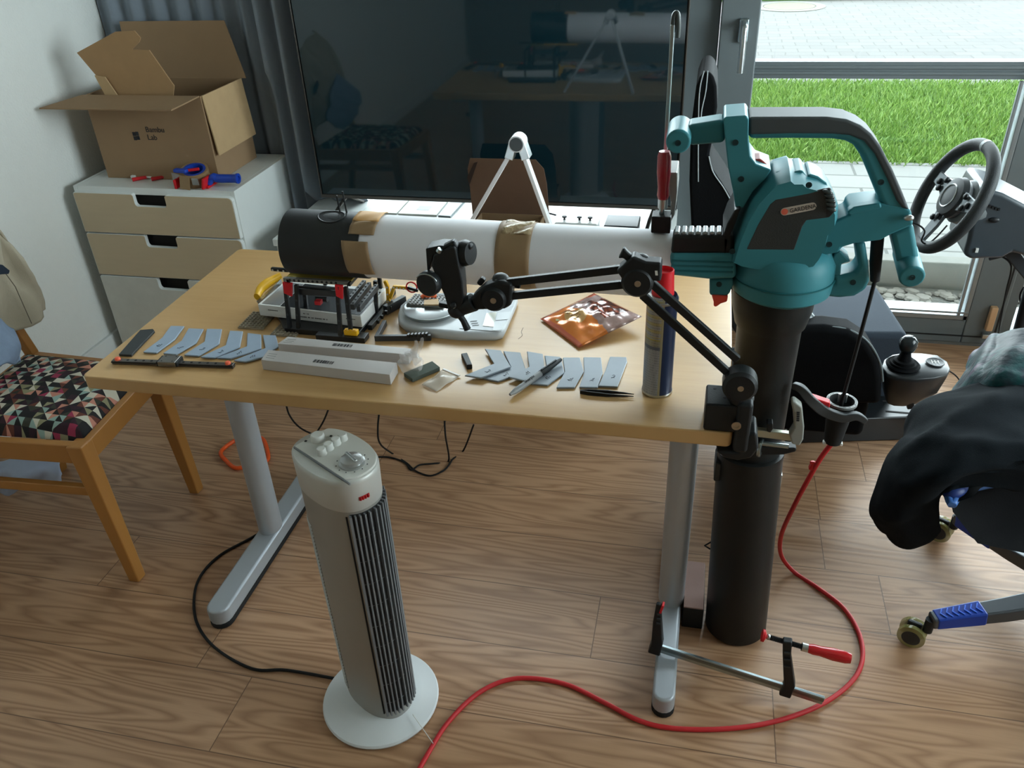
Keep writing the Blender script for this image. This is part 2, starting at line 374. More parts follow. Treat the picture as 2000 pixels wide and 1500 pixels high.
# ------------------------------------------------------------------ desk
beech = NT('beech_veneer', .34)
x, y, z = beech.xyz()
n1 = beech.noise(beech.comb(beech.math('MULTIPLY', x, 2.2), beech.math('MULTIPLY', y, 34)), 1.6, 4, .6)
n2 = beech.noise(beech.comb(beech.math('MULTIPLY', x, 30), beech.math('MULTIPLY', y, 260)), 1, 2)
n3 = beech.noise(beech.comb(x, y), 3.2, 3)
cc = beech.mix(n1, rgb(186, 144, 92), rgb(208, 170, 116))
cc = beech.mix(beech.math('MULTIPLY', n2, .25), cc, rgb(172, 128, 78))
cc = beech.mix(beech.math('MULTIPLY', beech.math('SUBTRACT', n3, .35), .35), cc, rgb(218, 186, 136))
beech.col(cc)
H = .70
DX0, DX1, DY0, DY1 = .938, 2.152, -1.2, -.575
desk = thing('desk', 'beech topped desk on silver T shaped legs, crowded with a wind tunnel and tools', 'desk', (1.54, -.9, 0))
def rrect(x0, x1, y0, y1, z, r=.03, k=6):
    out = []
    for cx, cy, a0 in ((x1-r, y1-r, 0), (x0+r, y1-r, PI/2), (x0+r, y0+r, PI), (x1-r, y0+r, 3*PI/2)):
        for i in range(k+1): a = a0+PI/2*i/k; out.append((cx+r*math.cos(a), cy+r*math.sin(a), z))
    return out
MB().prism(rrect(DX0, DX1, DY0, DY1, H-.028, .012), (0, 0, .028)).build('desktop', MATS['beech_veneer'], desk, bevel=.003)
b = MB()
for xx, cy in ((1.042, -.885), (2.078, -.95)):
    lg = MB().tube([(xx, cy, .055), (xx, cy, .665)], .034, 28, flat=(1.0, .85), up=(0, 1, 0)).build('leg', alu, desk)
    MB().cyl((xx-.036, cy-.01, .53), (xx-.05, cy-.01, .53), .009).build('height_screw', plastic_black, lg)
    y0, y1 = (-1.185, -.60) if xx < 1.5 else (-1.235, -.66)
    w = .028 if xx < 1.5 else .023
    pr = []
    k = 8
    for i in range(k+1): a = PI+PI*i/k; pr.append((xx+w*math.cos(a), y0+w+w*math.sin(a), .012))
    for i in range(k+1): a = PI*i/k; pr.append((xx+w*math.cos(a), y1-w+w*math.sin(a), .012))
    ft = MB().prism(pr, (0, 0, .043)).build('foot', alu, desk, bevel=.007, seg=3)
    MB().prism([(q[0]*1+(q[0]-xx)*.02, q[1], 0) for q in pr], (0, 0, .014)).build('rubber_pad', rubber, ft, bevel=.003)
    MB().mm((xx-.03, -1.16, .655), (xx+.03, -.62, .672)).build('support', alu, desk, bevel=.003)
MB().mm((1.07, -.92, .63), (2.05, -.86, .671)).build('beam', alu, desk, bevel=.003)

# ------------------------------------------------------------------ tower fan
fan_shaded = mat('shaded_silver_plastic', rgb(164, 164, 160), .42, .5, var=.03)  # body plastic darkened, low light on its front put into the colour
fan_grey = mat('silver_grey_plastic', rgb(124, 128, 132), .4, .25, var=.03)
fan_dark = mat('dark_grille_backing', rgb(40, 43, 46), .6)
FX, FY = 1.492, -1.298
fan = thing('tower_fan', 'silver tower fan on a round white base standing in front of the desk', 'fan', (FX, FY, 0))
MB().lathe([(0, .004), (.121, .004), (.1225, .009), (.12, .013), (.09, .022), (.072, .032), (0, .034)], (FX, FY, 0), n=56).build('base', mat('white_base_plastic', rgb(214, 218, 220), .35, var=.02), fan)
MB().lathe([(0, 0), (.112, 0), (.112, .005), (0, .005)], (FX, FY, 0), n=40).build('base_pad', rubber, fan)
MB().bar([at(806, 1395, z=.0305), at(846, 1452, z=.0135)], .0012, .002).build('base_seam', white_ink, fan)
uf = V((.86, -.51, 0)); us = V((.51, .86, 0))                       # long axis (towards the outlet) and across
def fo(a, kx=1, ky=1):                                              # body outline: blunt at the outlet, rounder at the back
    c, s = math.cos(a), math.sin(a)
    n = 2.35
    return uf*(.085*kx*math.copysign(abs(c)**(2/n), c)) + us*(.056*ky*math.copysign(abs(s)**(2/n), s))
FC = V((FX, FY, 0))
def fring(z, k=1, n=64): return [FC+fo(2*PI*i/n, k, k)+V((0, 0, z)) for i in range(n)]
def loft(rings, caps=True):
    b = MB(); R = [[b.bm.verts.new(p) for p in r] for r in rings]; n = len(R[0])
    for A, B in zip(R, R[1:]):
        for j in range(n): b.bm.faces.new((A[j], A[(j+1) % n], B[(j+1) % n], B[j]))
    if caps: b.bm.faces.new(R[0][::-1]); b.bm.faces.new(R[-1])
    return b
loft([fring(.02, .93), fring(.04, .95), fring(.32, .98), fring(.585, 1)]).build('body', fan_shaded, fan)
loft([fring(.585, 1.0), fring(.587, 1.02), fring(.642, 1.045), fring(.649, 1.04), fring(.652, 1.0)]).build('head', mat('lit_head_plastic', rgb(196, 197, 193), .42, .2, var=.02), fan, ang=50)  # lighter copy of the body plastic, light from above put into it
# raised control panel with its knob, buttons and timer dial
TZ = .652
def fp(u, s, z=TZ): return FC+uf*u+us*s+V((0, 0, z))
pan = []
for a in range(64):
    q = fo(2*PI*a/64, 1.0, 1.0); u, s = q.dot(uf), q.dot(us)
    pan.append(fp(max(u, -.07), max(s, -.033), TZ-.001))
pp = []
for q in pan:
    if not pp or (q-pp[-1]).length > 1e-4: pp.append(q)
MB().prism(pp, (0, 0, .005)).build('control_panel', mat('lit_panel_plastic', rgb(206, 207, 202), .4, var=.02), fan, bevel=.0012)  # paler again than the body, brightness of the top put into colour
MB().prism([fp(-.07, -.0355), fp(.088, -.0355), fp(.088, -.033), fp(-.07, -.033)], (0, 0, .0032)).build('panel_groove', fan_grey, fan)
for q, r, h in (((-.053, .005), .0125, .012), ((-.02, .034), .0085, .012), ((-.018, .018), .0085, .012), ((-.016, .001), .0085, .012), ((-.013, -.016), .0085, .012)):
    o = fp(q[0], q[1], TZ+.004)
    MB().lathe([(r*1.05, 0), (r, .002), (r*.95, h-.002), (r*.8, h), (0, h)], o, n=28).build('button', MATS['lit_panel_plastic'], fan)
o = fp(.048, .002, TZ+.004)
dial = MB().lathe([(.0225, 0), (.0225, .003), (.019, .004), (.0185, .010), (.016, .012), (0, .012)], o, n=40).build('timer_dial', mat('satin_chrome', rgb(178, 180, 180), .3, .8), fan, label='satin timer dial')
MB().box(o+V((0, 0, .013)), (.006, .034, .005), M.Rotation(.9, 3, 'Z')).build('grip', MATS['satin_chrome'], dial, bevel=.002)
b = MB()
for i in range(12):
    a = 2*PI*i/12; b.box(o+V((math.cos(a)*.027, math.sin(a)*.027, .0012)), (.0018, .0018, .0006))
for q in ((-.066, -.012), (-.044, .026)): b.box(fp(q[0], q[1], TZ+.0045), (.004, .004, .0008))
b.build('panel_marks', ink, fan, flat=True)
# outlet grille on the blunt end, facing the right of the picture
def surf(a, z, k=1.0): return FC+fo(a, k, k)+V((0, 0, z))
A0, A1 = -.62, 1.0
b = MB().grid(lambda u, v: surf(A0+(A1-A0)*u, .055+.525*v, .985+.018*v-.0), 24, 2); b.build('grille_backing', fan_dark, fan)
for i in range(13):
    a = A0+(A1-A0)*i/12; z0, z1 = .05, .578
    pts = [surf(a, z0, 1.0), surf(a, .3, 1.012), surf(a, z1, 1.03)]
    d = (surf(a, z0, 1.1)-surf(a, z0, 1)).normalized()
    MB().bar(pts, .003 if 0 < i < 12 else .0045, .009, up=d).build('grille_slat', fan_grey, fan)
for j in range(9):
    z = .085+.055*j
    MB().tube([surf(A0+(A1-A0)*i/24, z, .988+.004*j/9) for i in range(25)], .001, 6).build('grille_crossbar', fan_grey, fan)
# rows of fine inlet louvres round the back
b = MB()
for j in range(52):
    z = .06+.0087*j
    b.tube([surf(2.6+1.75*i/14, z, .972+.036*(z-.04)/.54) for i in range(15)], .0016, 6)
b.build('inlet_louvres', fan_shaded, fan)
b = MB().bar([surf(A0-.1, .05, .965), surf(A0-.1, .3, .985), surf(A0-.1, .575, 1.003)], .002, .003, up=us*-1)
b.build('body_seam', fan_dark, fan)
mw = frame(surf(-.15, .617, 1.041), (us*1.0+uf*.1), (0, 0, 1))
b = MB()
for i in range(4): b.box(surf(-.25+i*.07, .612, 1.036), (.004, .004, .007))
b.build('emblem', mat('red_print', rgb(176, 32, 40), .5), fan, flat=True, label='small red maker mark')
t = MB().tube(catmull([at(652, 1325, z=.006), at(560, 1309, z=.004), at(492, 1306, z=.004), at(420, 1265, z=.004), at(384, 1215, z=.004), at(380, 1160, z=.004), at(395, 1120, z=.004), at(432, 1083, z=.004), at(492, 1050, z=.004), at(560, 1010, z=.004), at(600, 990, z=.004)], 7), .0035, 8)
tag(t.build('fan_cord', rubber), 'black mains cord running from the tower fan round the left desk foot', 'cord')

# ------------------------------------------------------------------ chest of drawers
birch = mat('pale_birch_front', rgb(196, 178, 148), .5, var=.05, vs=9, stretch=(1, 1, 8))
chest = thing('chest_of_drawers', 'white chest of three drawers with cut out grips beside the left wall', 'chest of drawers', (.3, .2, 0))
CD = .40
b = MB().mm((0, 0, 0), (.016, CD, .64)).mm((.584, 0, 0), (.60, CD, .64)).mm((.016, 0, .616), (.584, CD, .64)).mm((.016, CD-.01, 0), (.584, CD, .616)).mm((.016, .03, 0), (.584, CD-.01, .012))
b.build('carcass', white_paint, chest, bevel=.0015)
MB().mm((.018, .022, .014), (.582, .03, .612)).build('recess', mat('painted_drawer_shade', rgb(38, 36, 34), .8), chest)  # dark sheet standing in for the shade behind the drawer fronts
def drawer(z0, z1, m_, edge):
    # front with a rounded notch in its upper edge and rounded upper corners
    x0, x1, n0, n1, nd = .004, .596, .232, .352, .042
    P = [(x0, z0), (x1, z0), (x1, z1-.014)]
    for i in range(5): a = i*PI/8; P.append((x1-.014+.014*math.cos(a), z1-.014+.014*math.sin(a)))
    P += [(n1+.004, z1), (n1, z1-.004), (n1, z1-nd+.012)]
    for i in range(1, 5): a = i*PI/8; P.append((n1-.012+.012*math.cos(a), z1-nd+.012-.012*math.sin(a)))
    for i in range(1, 5): a = PI/2+i*PI/8; P.append((n0+.012+.012*math.cos(a), z1-nd+.012-.012*math.sin(a)))
    P += [(n0, z1-.004), (n0-.004, z1)]
    for i in range(5): a = PI/2+i*PI/8; P.append((x0+.008+.008*math.cos(a), z1-.008+.008*math.sin(a)))
    dw = MB().prism([(q[0], -.016, q[1]) for q in P], (0, .0165, 0)).build('drawer', edge, chest, bevel=.0012)
    MB().prism([(x0+.003+(q[0]-x0)*(x1-x0-.006)/(x1-x0), -.0172, z0+.0015+(q[1]-z0)*(z1-z0-.003)/(z1-z0)) for q in P], (0, .0015, 0)).build('front_panel', m_, dw)
drawer(.482, .623, birch, white_paint); drawer(.322, .478, birch, white_paint); drawer(.006, .318, mat('white_drawer_front', rgb(205, 205, 196), .5), white_paint)

# ------------------------------------------------------------------ open cardboard box on the chest
bx = thing('cardboard_box', 'large open brown cardboard box standing on the white chest of drawers', 'box', (.29, .24, .64))
x0, x1, y0, y1, z0, z1 = .075, .50, .090, .355, .6405, .915
def ray_y(px, py, yy): return at(px, py, y=yy)
w = .004
MB().mm((x0, y0, z0), (x1, y0+w, z1)).mm((x0, y1-w, z0), (x1, y1, z1)).mm((x0, y0+w, z0), (x0+w, y1-w, z1)).mm((x1-w, y0+w, z0), (x1, y1-w, z1)).mm((x0+w, y0+w, z0), (x1-w, y1-w, z0+w)).build('box_body', card_brown, bx, bevel=.001)
fl = MB().prism([(x0-.005, y0+.001, z1-.002), (x1-.004, y0+.001, z1-.002), (x1-.05, y0-.095, z1-.022), (x0-.1, y0-.095, z1-.022)], (0, 0, .004)).build('front_flap', card_brown, bx)
MB().prism([(x0, y1-.001, z1), (x1+.02, y1-.001, z1), at(437, 40, y=y1+.03), at(233, 42, y=y1+.03)], (0, .004, 0)).build('back_flap', card_brown, bx)
fl = MB().prism([(x1+.001, y0+.004, z1), (x1+.001, y1-.004, z1), (x1+.014, y1-.004, z1-.19), (x1+.014, y0+.004, z1-.19)], (.004, 0, .001)).build('right_flap', mat('light_card_inside', rgb(186, 156, 116), .85, bump=.06, bs=90), bx)
L = [at(*q, y=.115) for q in ((222, 188), (150, 103), (225, 62), (262, 60), (274, 74), (272, 82), (257, 97), (291, 98), (340, 168), (338, 186), (330, 236), (214, 236))]
MB().prism(L, (0, .004, 0)).build('torn_left_flap', mat('card_flap', rgb(164, 130, 92), .85, bump=.06, bs=90), bx)
L2 = [at(*q, y=.11) for q in ((186, 147), (206, 150), (232, 188), (208, 188))]
MB().prism(L2, (0, -.004, 0)).build('flap_tab', MATS['light_card_inside'], bx)
a = at(285, 258, y=y0-.0006)
mw = frame(a, (1, 0, 0), (0, 0, 1))
text('lettering', 'Bambu\nLab', .0255, ink, bx, mw)
ax = at(266, 266, y=y0-.0006)
lg = MB()
for dx, dz in ((-.006, .007), (-.006, -.007), (.006, .0085), (.006, -.0055)): lg.box(ax+V((dx, 0, dz)), (.0105, .001, .0125))
lg.build('emblem', ink, bx, flat=True)
# tape dispenser lying on the chest edge
tp = at(385, 362, z=.6405); tb = thing('tape_dispenser', 'red and blue packing tape dispenser with a brown roll on the chest edge', 'tape dispenser', tp)
tc_ = tp+V((0, .006, .030)); tape_m = mat('brown_packing_tape', rgb(150, 122, 88), .3, var=.05)
MB().lathe([(.038, -.025), (.045, -.025), (.045, .025), (.038, .025)], tc_, axis=(.1, -.25, .96), closed=True, n=36).build('tape_roll', tape_m, tb)
MB().lathe([(.030, -.02), (.0375, -.02), (.0375, .0255), (.030, .0255)], tc_, axis=(.1, -.25, .96), closed=True, n=36).build('hub', mat('blue_plastic', rgb(28, 66, 170), .35), tb)
MB().box(tc_+V((-.002, -.004, .022)), (.04, .012, .008), M.Rotation(.5, 3, 'Z')).build('hub_cross', red_plastic, tb, bevel=.002)
MB().mm(tp+V((-.056, -.044, 0)), tp+V((-.048, .01, .03))).mm(tp+V((.046, -.03, 0)), tp+V((.06, .03, .008))).box(tp+V((.052, -.022, .02)), (.008, .05, .036), M.Rotation(.25, 3, 'Y')).build('frame', red_plastic, tb, bevel=.002)
MB().prism([tp+V(q) for q in ((-.034, -.046, .004), (.004, -.050, .0), (.010, -.046, .045), (-.028, -.042, .045))], (0, .002, .001)).build('loose_tape', tape_m, tb)
MB().box(tp+V((.028, -.046, .028)), (.024, .003, .022)).build('blade', steel, tb, bevel=.001)
MB().box(tp+V((-.022, -.036, .060)), (.05, .02, .014), M.Rotation(-.1, 3, 'Z')).build('press_arm', MATS['blue_plastic'], tb, bevel=.006)
MB().tube(catmull([tp+V((.05, -.01, .012)), tp+V((.068, -.005, .03)), tp+V((.085, 0, .026)), tp+V((.15, .005, .026))], 5), [.012]*6+[.014]*9+[.0155], 16).build('handle', MATS['blue_plastic'], tb)
MB().lathe([(.009, 0), (.0165, 0), (.0165, .006), (.009, .006)], tp+V((.148, .005, .026)), axis=(1, 0, 0), closed=True).build('handle_end', MATS['blue_plastic'], tb)
for nm, q, lb in (('small_clamp', (275, 350), 'small red handled tool lying leftmost on the chest top'), ('small_clamp', (312, 349), 'small red handled tool beside the tape dispenser on the chest top')):
    o = at(*q, z=.6405); t = thing(nm, lb, 'tool', o, 'red handled tools on the chest')
    MB().tube([o+V((-.012, -.028, .007)), o+V((.022, .002, .007))], [.0068, .005], 10).build('handle', red_plastic, t)
    MB().box(o+V((.02, .008, .006)), (.04, .008, .007), M.Rotation(-.1, 3, 'Z')).box(o+V((-.028, .004, .007)), (.016, .014, .010)).build('jaws', steel if q[0] > 300 else white_paint, t, bevel=.002)
o = at(345, 362, z=.6405)
tag(MB().prism([o+V((-.01, .0, 0)), o+V((.022, -.006, 0)), o+V((.016, .006, .035)), o+V((-.014, .008, .04))], (.0, .0015, 0)).build('clear_bag', mat('clear_film', rgb(210, 205, 205), .2, trans=.6, var=0)), 'scrap of clear plastic film left of the tape dispenser', 'plastic bag')

# ------------------------------------------------------------------ curtain
cm = mat('blue_grey_curtain_cloth', rgb(132, 142, 152), .9, var=.06, vs=60, bump=.15, bs=500)
def cur(u, v):
    z = .03+2.42*v
    xx = -.045+.935*u
    am = .014+.022*min(1, max(0, (u-.55)/.2))
    yy = .435-.085*max(0, min(1, (u-.62)/.1))
    ph = u*2*PI*11
    yy += am*math.sin(ph+.5*math.sin(u*9+z*1.2))
    if z < .92 and xx < .62: yy = max(yy, .41)
    if xx > .76: yy = max(yy, .312)
    if xx > .69 and z < .50: yy = max(yy, .428)
    return (xx, yy, z)
tag(MB().grid(cur, 220, 24).build('curtain', cm, solid=.003, ang=180), 'blue grey curtain gathered between the chest of drawers and the television', 'curtain')
# ------------------------------------------------------------------ television and its bench
bench = thing('tv_bench', 'low white bench under the television behind the desk', 'bench', (1.34, .2, 0))
MB().mm((.70, .0, .455), (2.0, .42, .48)).build('bench_top', white_paint, bench, bevel=.002)
for xx in (.70, 1.34, 1.98): MB().mm((xx, .02, 0), (xx+.02, .41, .455)).build('side_panel', white_paint, bench, bevel=.002)
MB().mm((.72, .395, .03), (1.98, .405, .455)).build('back_panel', white_paint, bench)
tv = thing('television', 'large black flat screen television standing in front of the window', 'television', (1.39, .27, .48))
bez = mat('brushed_dark_bezel', rgb(92, 88, 84), .3, .8)
scr = mat('hazed_black_screen', rgb(16, 40, 48), .04, var=0, spec=.8)  # teal base stands in for hazy reflections on the black screen
MB().mm((.775, .262, .535), (2.0, .30, 1.235)).build('cabinet', plastic_black, tv, bevel=.004)
MB().mm((.783, .2585, .549), (1.992, .263, 1.229)).build('screen', scr, tv, flat=True)
fr = MB().mm((.775, .256, .535), (2.0, .264, .547)).mm((.775, .256, .547), (.7785, .264, 1.235)).mm((1.9965, .256, .547), (2.0, .264, 1.235)).mm((.775, .256, 1.231), (2.0, .264, 1.235))
fr.build('bezel', bez, tv, bevel=.001)
for xx in (.86, 1.93):
    MB().bar([(xx, .275, .535), (xx-.012, .22, .51), (xx-.02, .16, .4835)], .012, .008).bar([(xx, .285, .535), (xx+.012, .32, .51), (xx+.02, .37, .4835)], .012, .008).build('foot', bez, tv, bevel=.002)
MB().tube(catmull([(1.45, .30, .62), (1.45, .34, .55), (1.5, .36, .49), (1.6, .3, .487)], 5), .003, 6).build('cord', rubber, tv)

# things on the bench
def flatbox(name, label, cat, c, sz, ang, m_, group=None, bev=.001):
    R = M.Rotation(ang, 3, 'Z')
    return tag(MB().box(V(c)+V((0, 0, sz[2]/2)), sz, R).build(name, m_, bevel=bev), label, cat, group)
paper_grey = mat('grey_paper', rgb(176, 178, 172), .6); 
flatbox('notebook', 'grey folder lying leftmost on the white bench under the television', 'folder', (.98, .335, .4805), (.13, .15, .006), .0, paper_grey)
nb = flatbox('notebook', 'pale grey folder with a small dark picture on the white bench', 'folder', (1.12, .335, .4805), (.14, .15, .006), 0, mat('light_grey_paper', rgb(196, 198, 192), .6))
MB().mm((1.105, .30, .4865), (1.15, .34, .487)).build('printed_picture', mat('grey_blue_print', rgb(140, 152, 160), .6), nb, flat=True)
flatbox('slate_strip', 'narrow slate grey slab beside the folders on the white bench', 'slab', (1.225, .335, .4805), (.045, .17, .008), -.05, mat('slate_grey', rgb(112, 122, 124), .5))
# small open carton behind the folding stand
cb = thing('open_carton', 'small brown carton with its lid raised, full of odds and ends', 'carton', (1.48, .12, .48))
cx0, cx1, cy0, cy1 = 1.375, 1.585, .035, .17
MB().mm((cx0, cy0, .4805), (cx1, cy0+.003, .535)).mm((cx0, cy1-.003, .4805), (cx1, cy1, .535)).mm((cx0, cy0, .4805), (cx0+.003, cy1, .535)).mm((cx1-.003, cy0, .4805), (cx1, cy1, .535)).mm((cx0, cy0, .4805), (cx1, cy1, .484)).build('tray', card_brown, cb)
L = [at(*q, y=.175) for q in ((925, 440), (917, 360), (913, 330), (918, 309), (1046, 312), (1062, 330), (1068, 360), (1074, 440))]
MB().prism(L, (0, .004, 0)).build('lid', mat('dark_cardboard', rgb(112, 84, 66), .85, bump=.05, bs=90), cb, bevel=.001)
MB().prism([V(p)+V((0, -.003, 0)) for p in (at(913, 345, y=.175), at(926, 318, y=.175), at(933, 316, y=.175), at(917, 362, y=.175))], (0, .003, 0)).build('tuck_slot', mat('dark_card_edge', rgb(60, 44, 36), .9), cb)
for nm, c, sz, a, mm_, lb in (('small_part', (1.44, .08, .497), (.03, .05, .05), .3, mat('grey_part', rgb(120, 124, 128), .5), 'grey block poking out of the small brown carton'),
                              ('small_part', (1.49, .07, .4845), (.028, .03, .055), -.4, red_plastic, 'red piece poking out of the small brown carton'),
                              ('small_part', (1.53, .09, .497), (.05, .02, .03), .5, plastic_dark, 'dark piece lying inside the small brown carton')):
    R = M.Rotation(a, 3, 'Y'); tag(MB().box(V(c)+V((0, 0, .012)), sz, R).build(nm, mm_, bevel=.002), lb, 'part')
gp = thing('game_controller', 'white game controller lying on the bench right of the folding stand', 'controller', (1.70, .25, .48))
MB().mm((1.61, .2, .4805), (1.755, .27, .498)).build('shell', white_paint, gp, bevel=.007)
for xx in (1.64, 1.69, 1.725): MB().lathe([(.004, 0), (.003, .006), (.008, .008), (.008, .012), (0, .013)], (xx, .235, .498), n=14).build('thumb_stick', plastic_black, gp)
MB().mm((1.615, .196, .483), (1.68, .2, .495)).build('trim_strip', plastic_dark, gp)
sh = thing('set_top_box', 'black box with a row of lights at the right end of the bench', 'set top box', (1.86, .23, .48))
MB().mm((1.775, .19, .4805), (1.885, .29, .50)).build('box_shell', plastic_black, sh, bevel=.003)
for i in range(6): MB().mm((1.80+i*.012, .1885, .488), (1.805+i*.012, .19, .493)).build('light', white_ink, sh, flat=True)

# ------------------------------------------------------------------ folding white A shaped stand on the desk
ap = at(1013, 272, y=-.595); st = thing('folding_stand', 'white A shaped folding stand with a grey hinge standing behind the paper tube', 'stand', (ap.x, -.6, H))
lw = mat('white_anodised', rgb(216, 216, 218), .35, .2)
for q, yy in (((893, 480), -.605), ((1096, 500), -.59)):
    e = at(*q, y=yy); d = (e-ap); t = (H+.001-ap.z)/d.z; e = ap+d*t
    MB().bar([ap+d*.09, e], .022, .009, up=d.cross(V((0, 1, 0)))).build('leg', lw, st, bevel=.0015)
MB().cyl(ap+V((0, -.026, -.004)), ap+V((0, .012, -.004)), .0175, n=32).build('hinge', lw, st, bevel=.002)
MB().cyl(ap+V((0, -.0285, -.004)), ap+V((0, -.025, -.004)), .0145, n=32).build('hinge_cap', mat('dark_grey_cap', rgb(60, 66, 68), .4), st, bevel=.001)
for s in (-1, 1):
    P = [ap+V((s*.002, -.024, -.012)), ap+V((s*.018, -.024, -.004)), ap+V((s*.028, -.024, -.034)), ap+V((s*.010, -.024, -.040))]
    MB().prism(P, (0, .03, 0)).build('hinge_clip', steel, st, bevel=.0015)

# ------------------------------------------------------------------ the paper wind tunnel
TY, TR = -.955, .060
def tube_c(xx): return V((xx, TY, .893-.010*(xx-1.30)/.72))
tun = thing('wind_tunnel', 'long white paper tube with a black inlet ring, taped together, lying across the desk', 'tube', (1.66, TY, H+.12))
paper = mat('white_paper', rgb(226, 226, 230), .75, var=.01)
bpl = mat('matt_black_print', rgb(24, 27, 29), .5, bump=.05, bs=600)
def ring(x0, x1, r, th, m_, name, parent, n=64, bev=0):
    a, b = tube_c(x0), tube_c(x1); L = (b-a).length
    return MB().lathe([(r, 0), (r, L), (r-th, L), (r-th, 0)], a, axis=b-a, closed=True, n=n).build(name, m_, parent, bevel=bev)
ring(1.452, 2.03, TR, .0012, paper, 'paper_tube', tun)
blk = ring(1.302, 1.462, TR+.0025, .004, bpl, 'inlet_ring', tun, bev=.0008)
# window hole cut in the ring is shown by its raised frame and dark opening
hc = tube_c(1.400)
b = MB()
def onr(xx, a, r): return tube_c(xx)+V((0, math.cos(a)*r, math.sin(a)*r))
fr = [(1.372+.026*(1+math.cos(t)), 1.78+.30*math.sin(t)) for t in [2*PI*i/28 for i in range(28)]]
MB().prism([onr(xx, a, TR+.0022) for xx, a in fr], (0, 0, .0012)).build('window_opening', mat('tube_inside_dark', rgb(8, 9, 10), .8), blk)
MB().tube([onr(xx, a, TR+.003) for xx, a in fr], .0016, 6, closed=True).build('window_rim', bpl, blk)
for q, h in (((664, 412), .038), ((676, 408), .042)):
    p_ = at(*q, y=TY+.005); MB().cyl(p_+V((0, 0, -.008)), p_+V((-.002, 0, h-.008)), .0017, n=8).build('probe_rod', plastic_black, tun)
kt = mat('brown_paper_tape', rgb(142, 116, 84), .55, var=.06, vs=20)
kt2 = mat('lit_paper_tape', rgb(196, 150, 92), .6, var=.05, vs=20)  # lighter copy of the tape, light on the tube top put into colour
def patch(x0, x1, a0, a1, m_, r=TR+.0038, skew=0, name='tape', wob=.0008):
    bb = MB().grid(lambda u, v: onr(x0+(x1-x0)*u+skew*v, a0+(a1-a0)*v, r+wob*math.sin(7*u+9*v+a0*5)), 8, 14)
    return bb.build(name, m_, tun, solid=.0006)
ry = lambda a: a
patch(1.445, 1.496, 1.15, 1.96, kt2, skew=-.001); 
patch(1.444, 1.494, 1.96, 2.42, kt, skew=-.002)
patch(1.430, 1.482, 2.62, 3.70, kt, skew=.006)
patch(1.722, 1.785, 1.05, 4.2, kt, r=TR+.0012, skew=-.004)
patch(1.712, 1.792, 3.55, 4.3, kt, r=TR+.0016)
patch(1.730, 1.782, 1.35, 2.1, mat('crumpled_tape', rgb(176, 156, 122), .35, var=.1, vs=60, bump=.6, bs=120), r=TR+.002, name='crumpled_tape', wob=.0022)
patch(2.0, 2.03, 4.2, 4.9, kt, r=TR+.0012)

# ------------------------------------------------------------------ brick built balance under the inlet
lg_dark = mat('dark_grey_brick', rgb(52, 54, 56), .4); lg_blk = mat('black_brick', rgb(22, 24, 26), .35); lg_grey = mat('grey_brick', rgb(128, 128, 124), .4); lg_tan = mat('brown_grey_plate', rgb(140, 130, 112), .45)
def studs(b, o, nx, ny, ux, uy, r=.0026, h=.0018, z0=0):
    for i in range(nx):
        for j in range(ny):
            b.lathe([(r, 0), (r, h), (0, h)], V(o)+V(ux)*((i+.5)*.008)+V(uy)*((j+.5)*.008)+V((0, 0, z0)), n=8)
def plate(name, o, nx, ny, ang, m_, parent, th=.0035, z0=0, **k):
    ux = V((math.cos(ang), math.sin(ang), 0)); uy = V((-math.sin(ang), math.cos(ang), 0)); o = V(o)
    b = MB().prism([o, o+ux*nx*.008, o+ux*nx*.008+uy*ny*.008, o+uy*ny*.008], (0, 0, th)); studs(b, o, nx, ny, ux, uy, z0=th)
    return b.build(name, m_, parent, **k)
def beam(b, p0, p1, w=.0075, h=.0075, up=(0, 0, 1)):
    b.bar([p0, p1], w, h, up=up)
o = at(463, 641, z=H); u1 = (at(535, 641, z=H)-o)
ba = -.03
bal = thing('brick_balance', 'balance frame of black and grey toy bricks carrying the black inlet ring', 'frame', (1.34, -.94, H))
plate('base_plate', at(465, 642, z=H)+V((0, .0, 0)), 7, 9, .03, lg_tan, bal)
plate('base_plate', at(528, 656, z=H), 7, 6, .0, lg_tan, bal)
o = at(545, 655, z=H); e = at(705, 663, z=H); bk = at(765, 585, z=H)
MB().prism([o+V((-.06, .10, 0)), o+V((.01, .01, 0)), e+V((-.005, 0, 0)), bk+V((0, .03, 0)), bk+V((-.2, .03, 0))], (0, 0, .012)).build('base_frame', lg_blk, bal, bevel=.001)
def post(pb, pt, y0, name='post'):
    p0 = at(*pb, z=H+.012); p1 = at(*pt, y=p0.y)
    b = MB(); beam(b, p0, p1, .008, .008, up=(1, 0, 0))
    t = b.build(name, lg_blk, bal, bevel=.0012)
    for i in range(5):
        c = p0.lerp(p1, .15+.17*i)
        MB().lathe([(.0024, -.0043), (.0024, -.0038), (0, -.0037)], c, axis=(0, 1, 0), n=10).build('peg_hole', lg_dark, t) if i % 2 else None
    return p0, p1
A0_, A1_ = post((566, 640), (557, 553), 0); B0_, B1_ = post((583, 640), (579, 556), 0)
C0_, C1_ = post((665, 655), (659, 558), 0); D0_, D1_ = post((686, 652), (675, 560), 0)
for q0, q1 in (((600, 620), (594, 560)), ((735, 610), (733, 548))): post(q0, q1, 0)
for p_, q_ in ((A1_, B1_), (C1_, D1_)):
    MB().prism([p_+V((-.004, -.006, -.02)), p_.lerp(q_, .4)+V((.002, -.006, -.026)), p_.lerp(q_, .6)+V((.003, -.006, .004)), p_+V((-.003, -.006, .004))], (0, .006, 0)).build('red_pin', red_plastic, bal, bevel=.001, label='red toy brick connector')
zt = A1_.z+.004
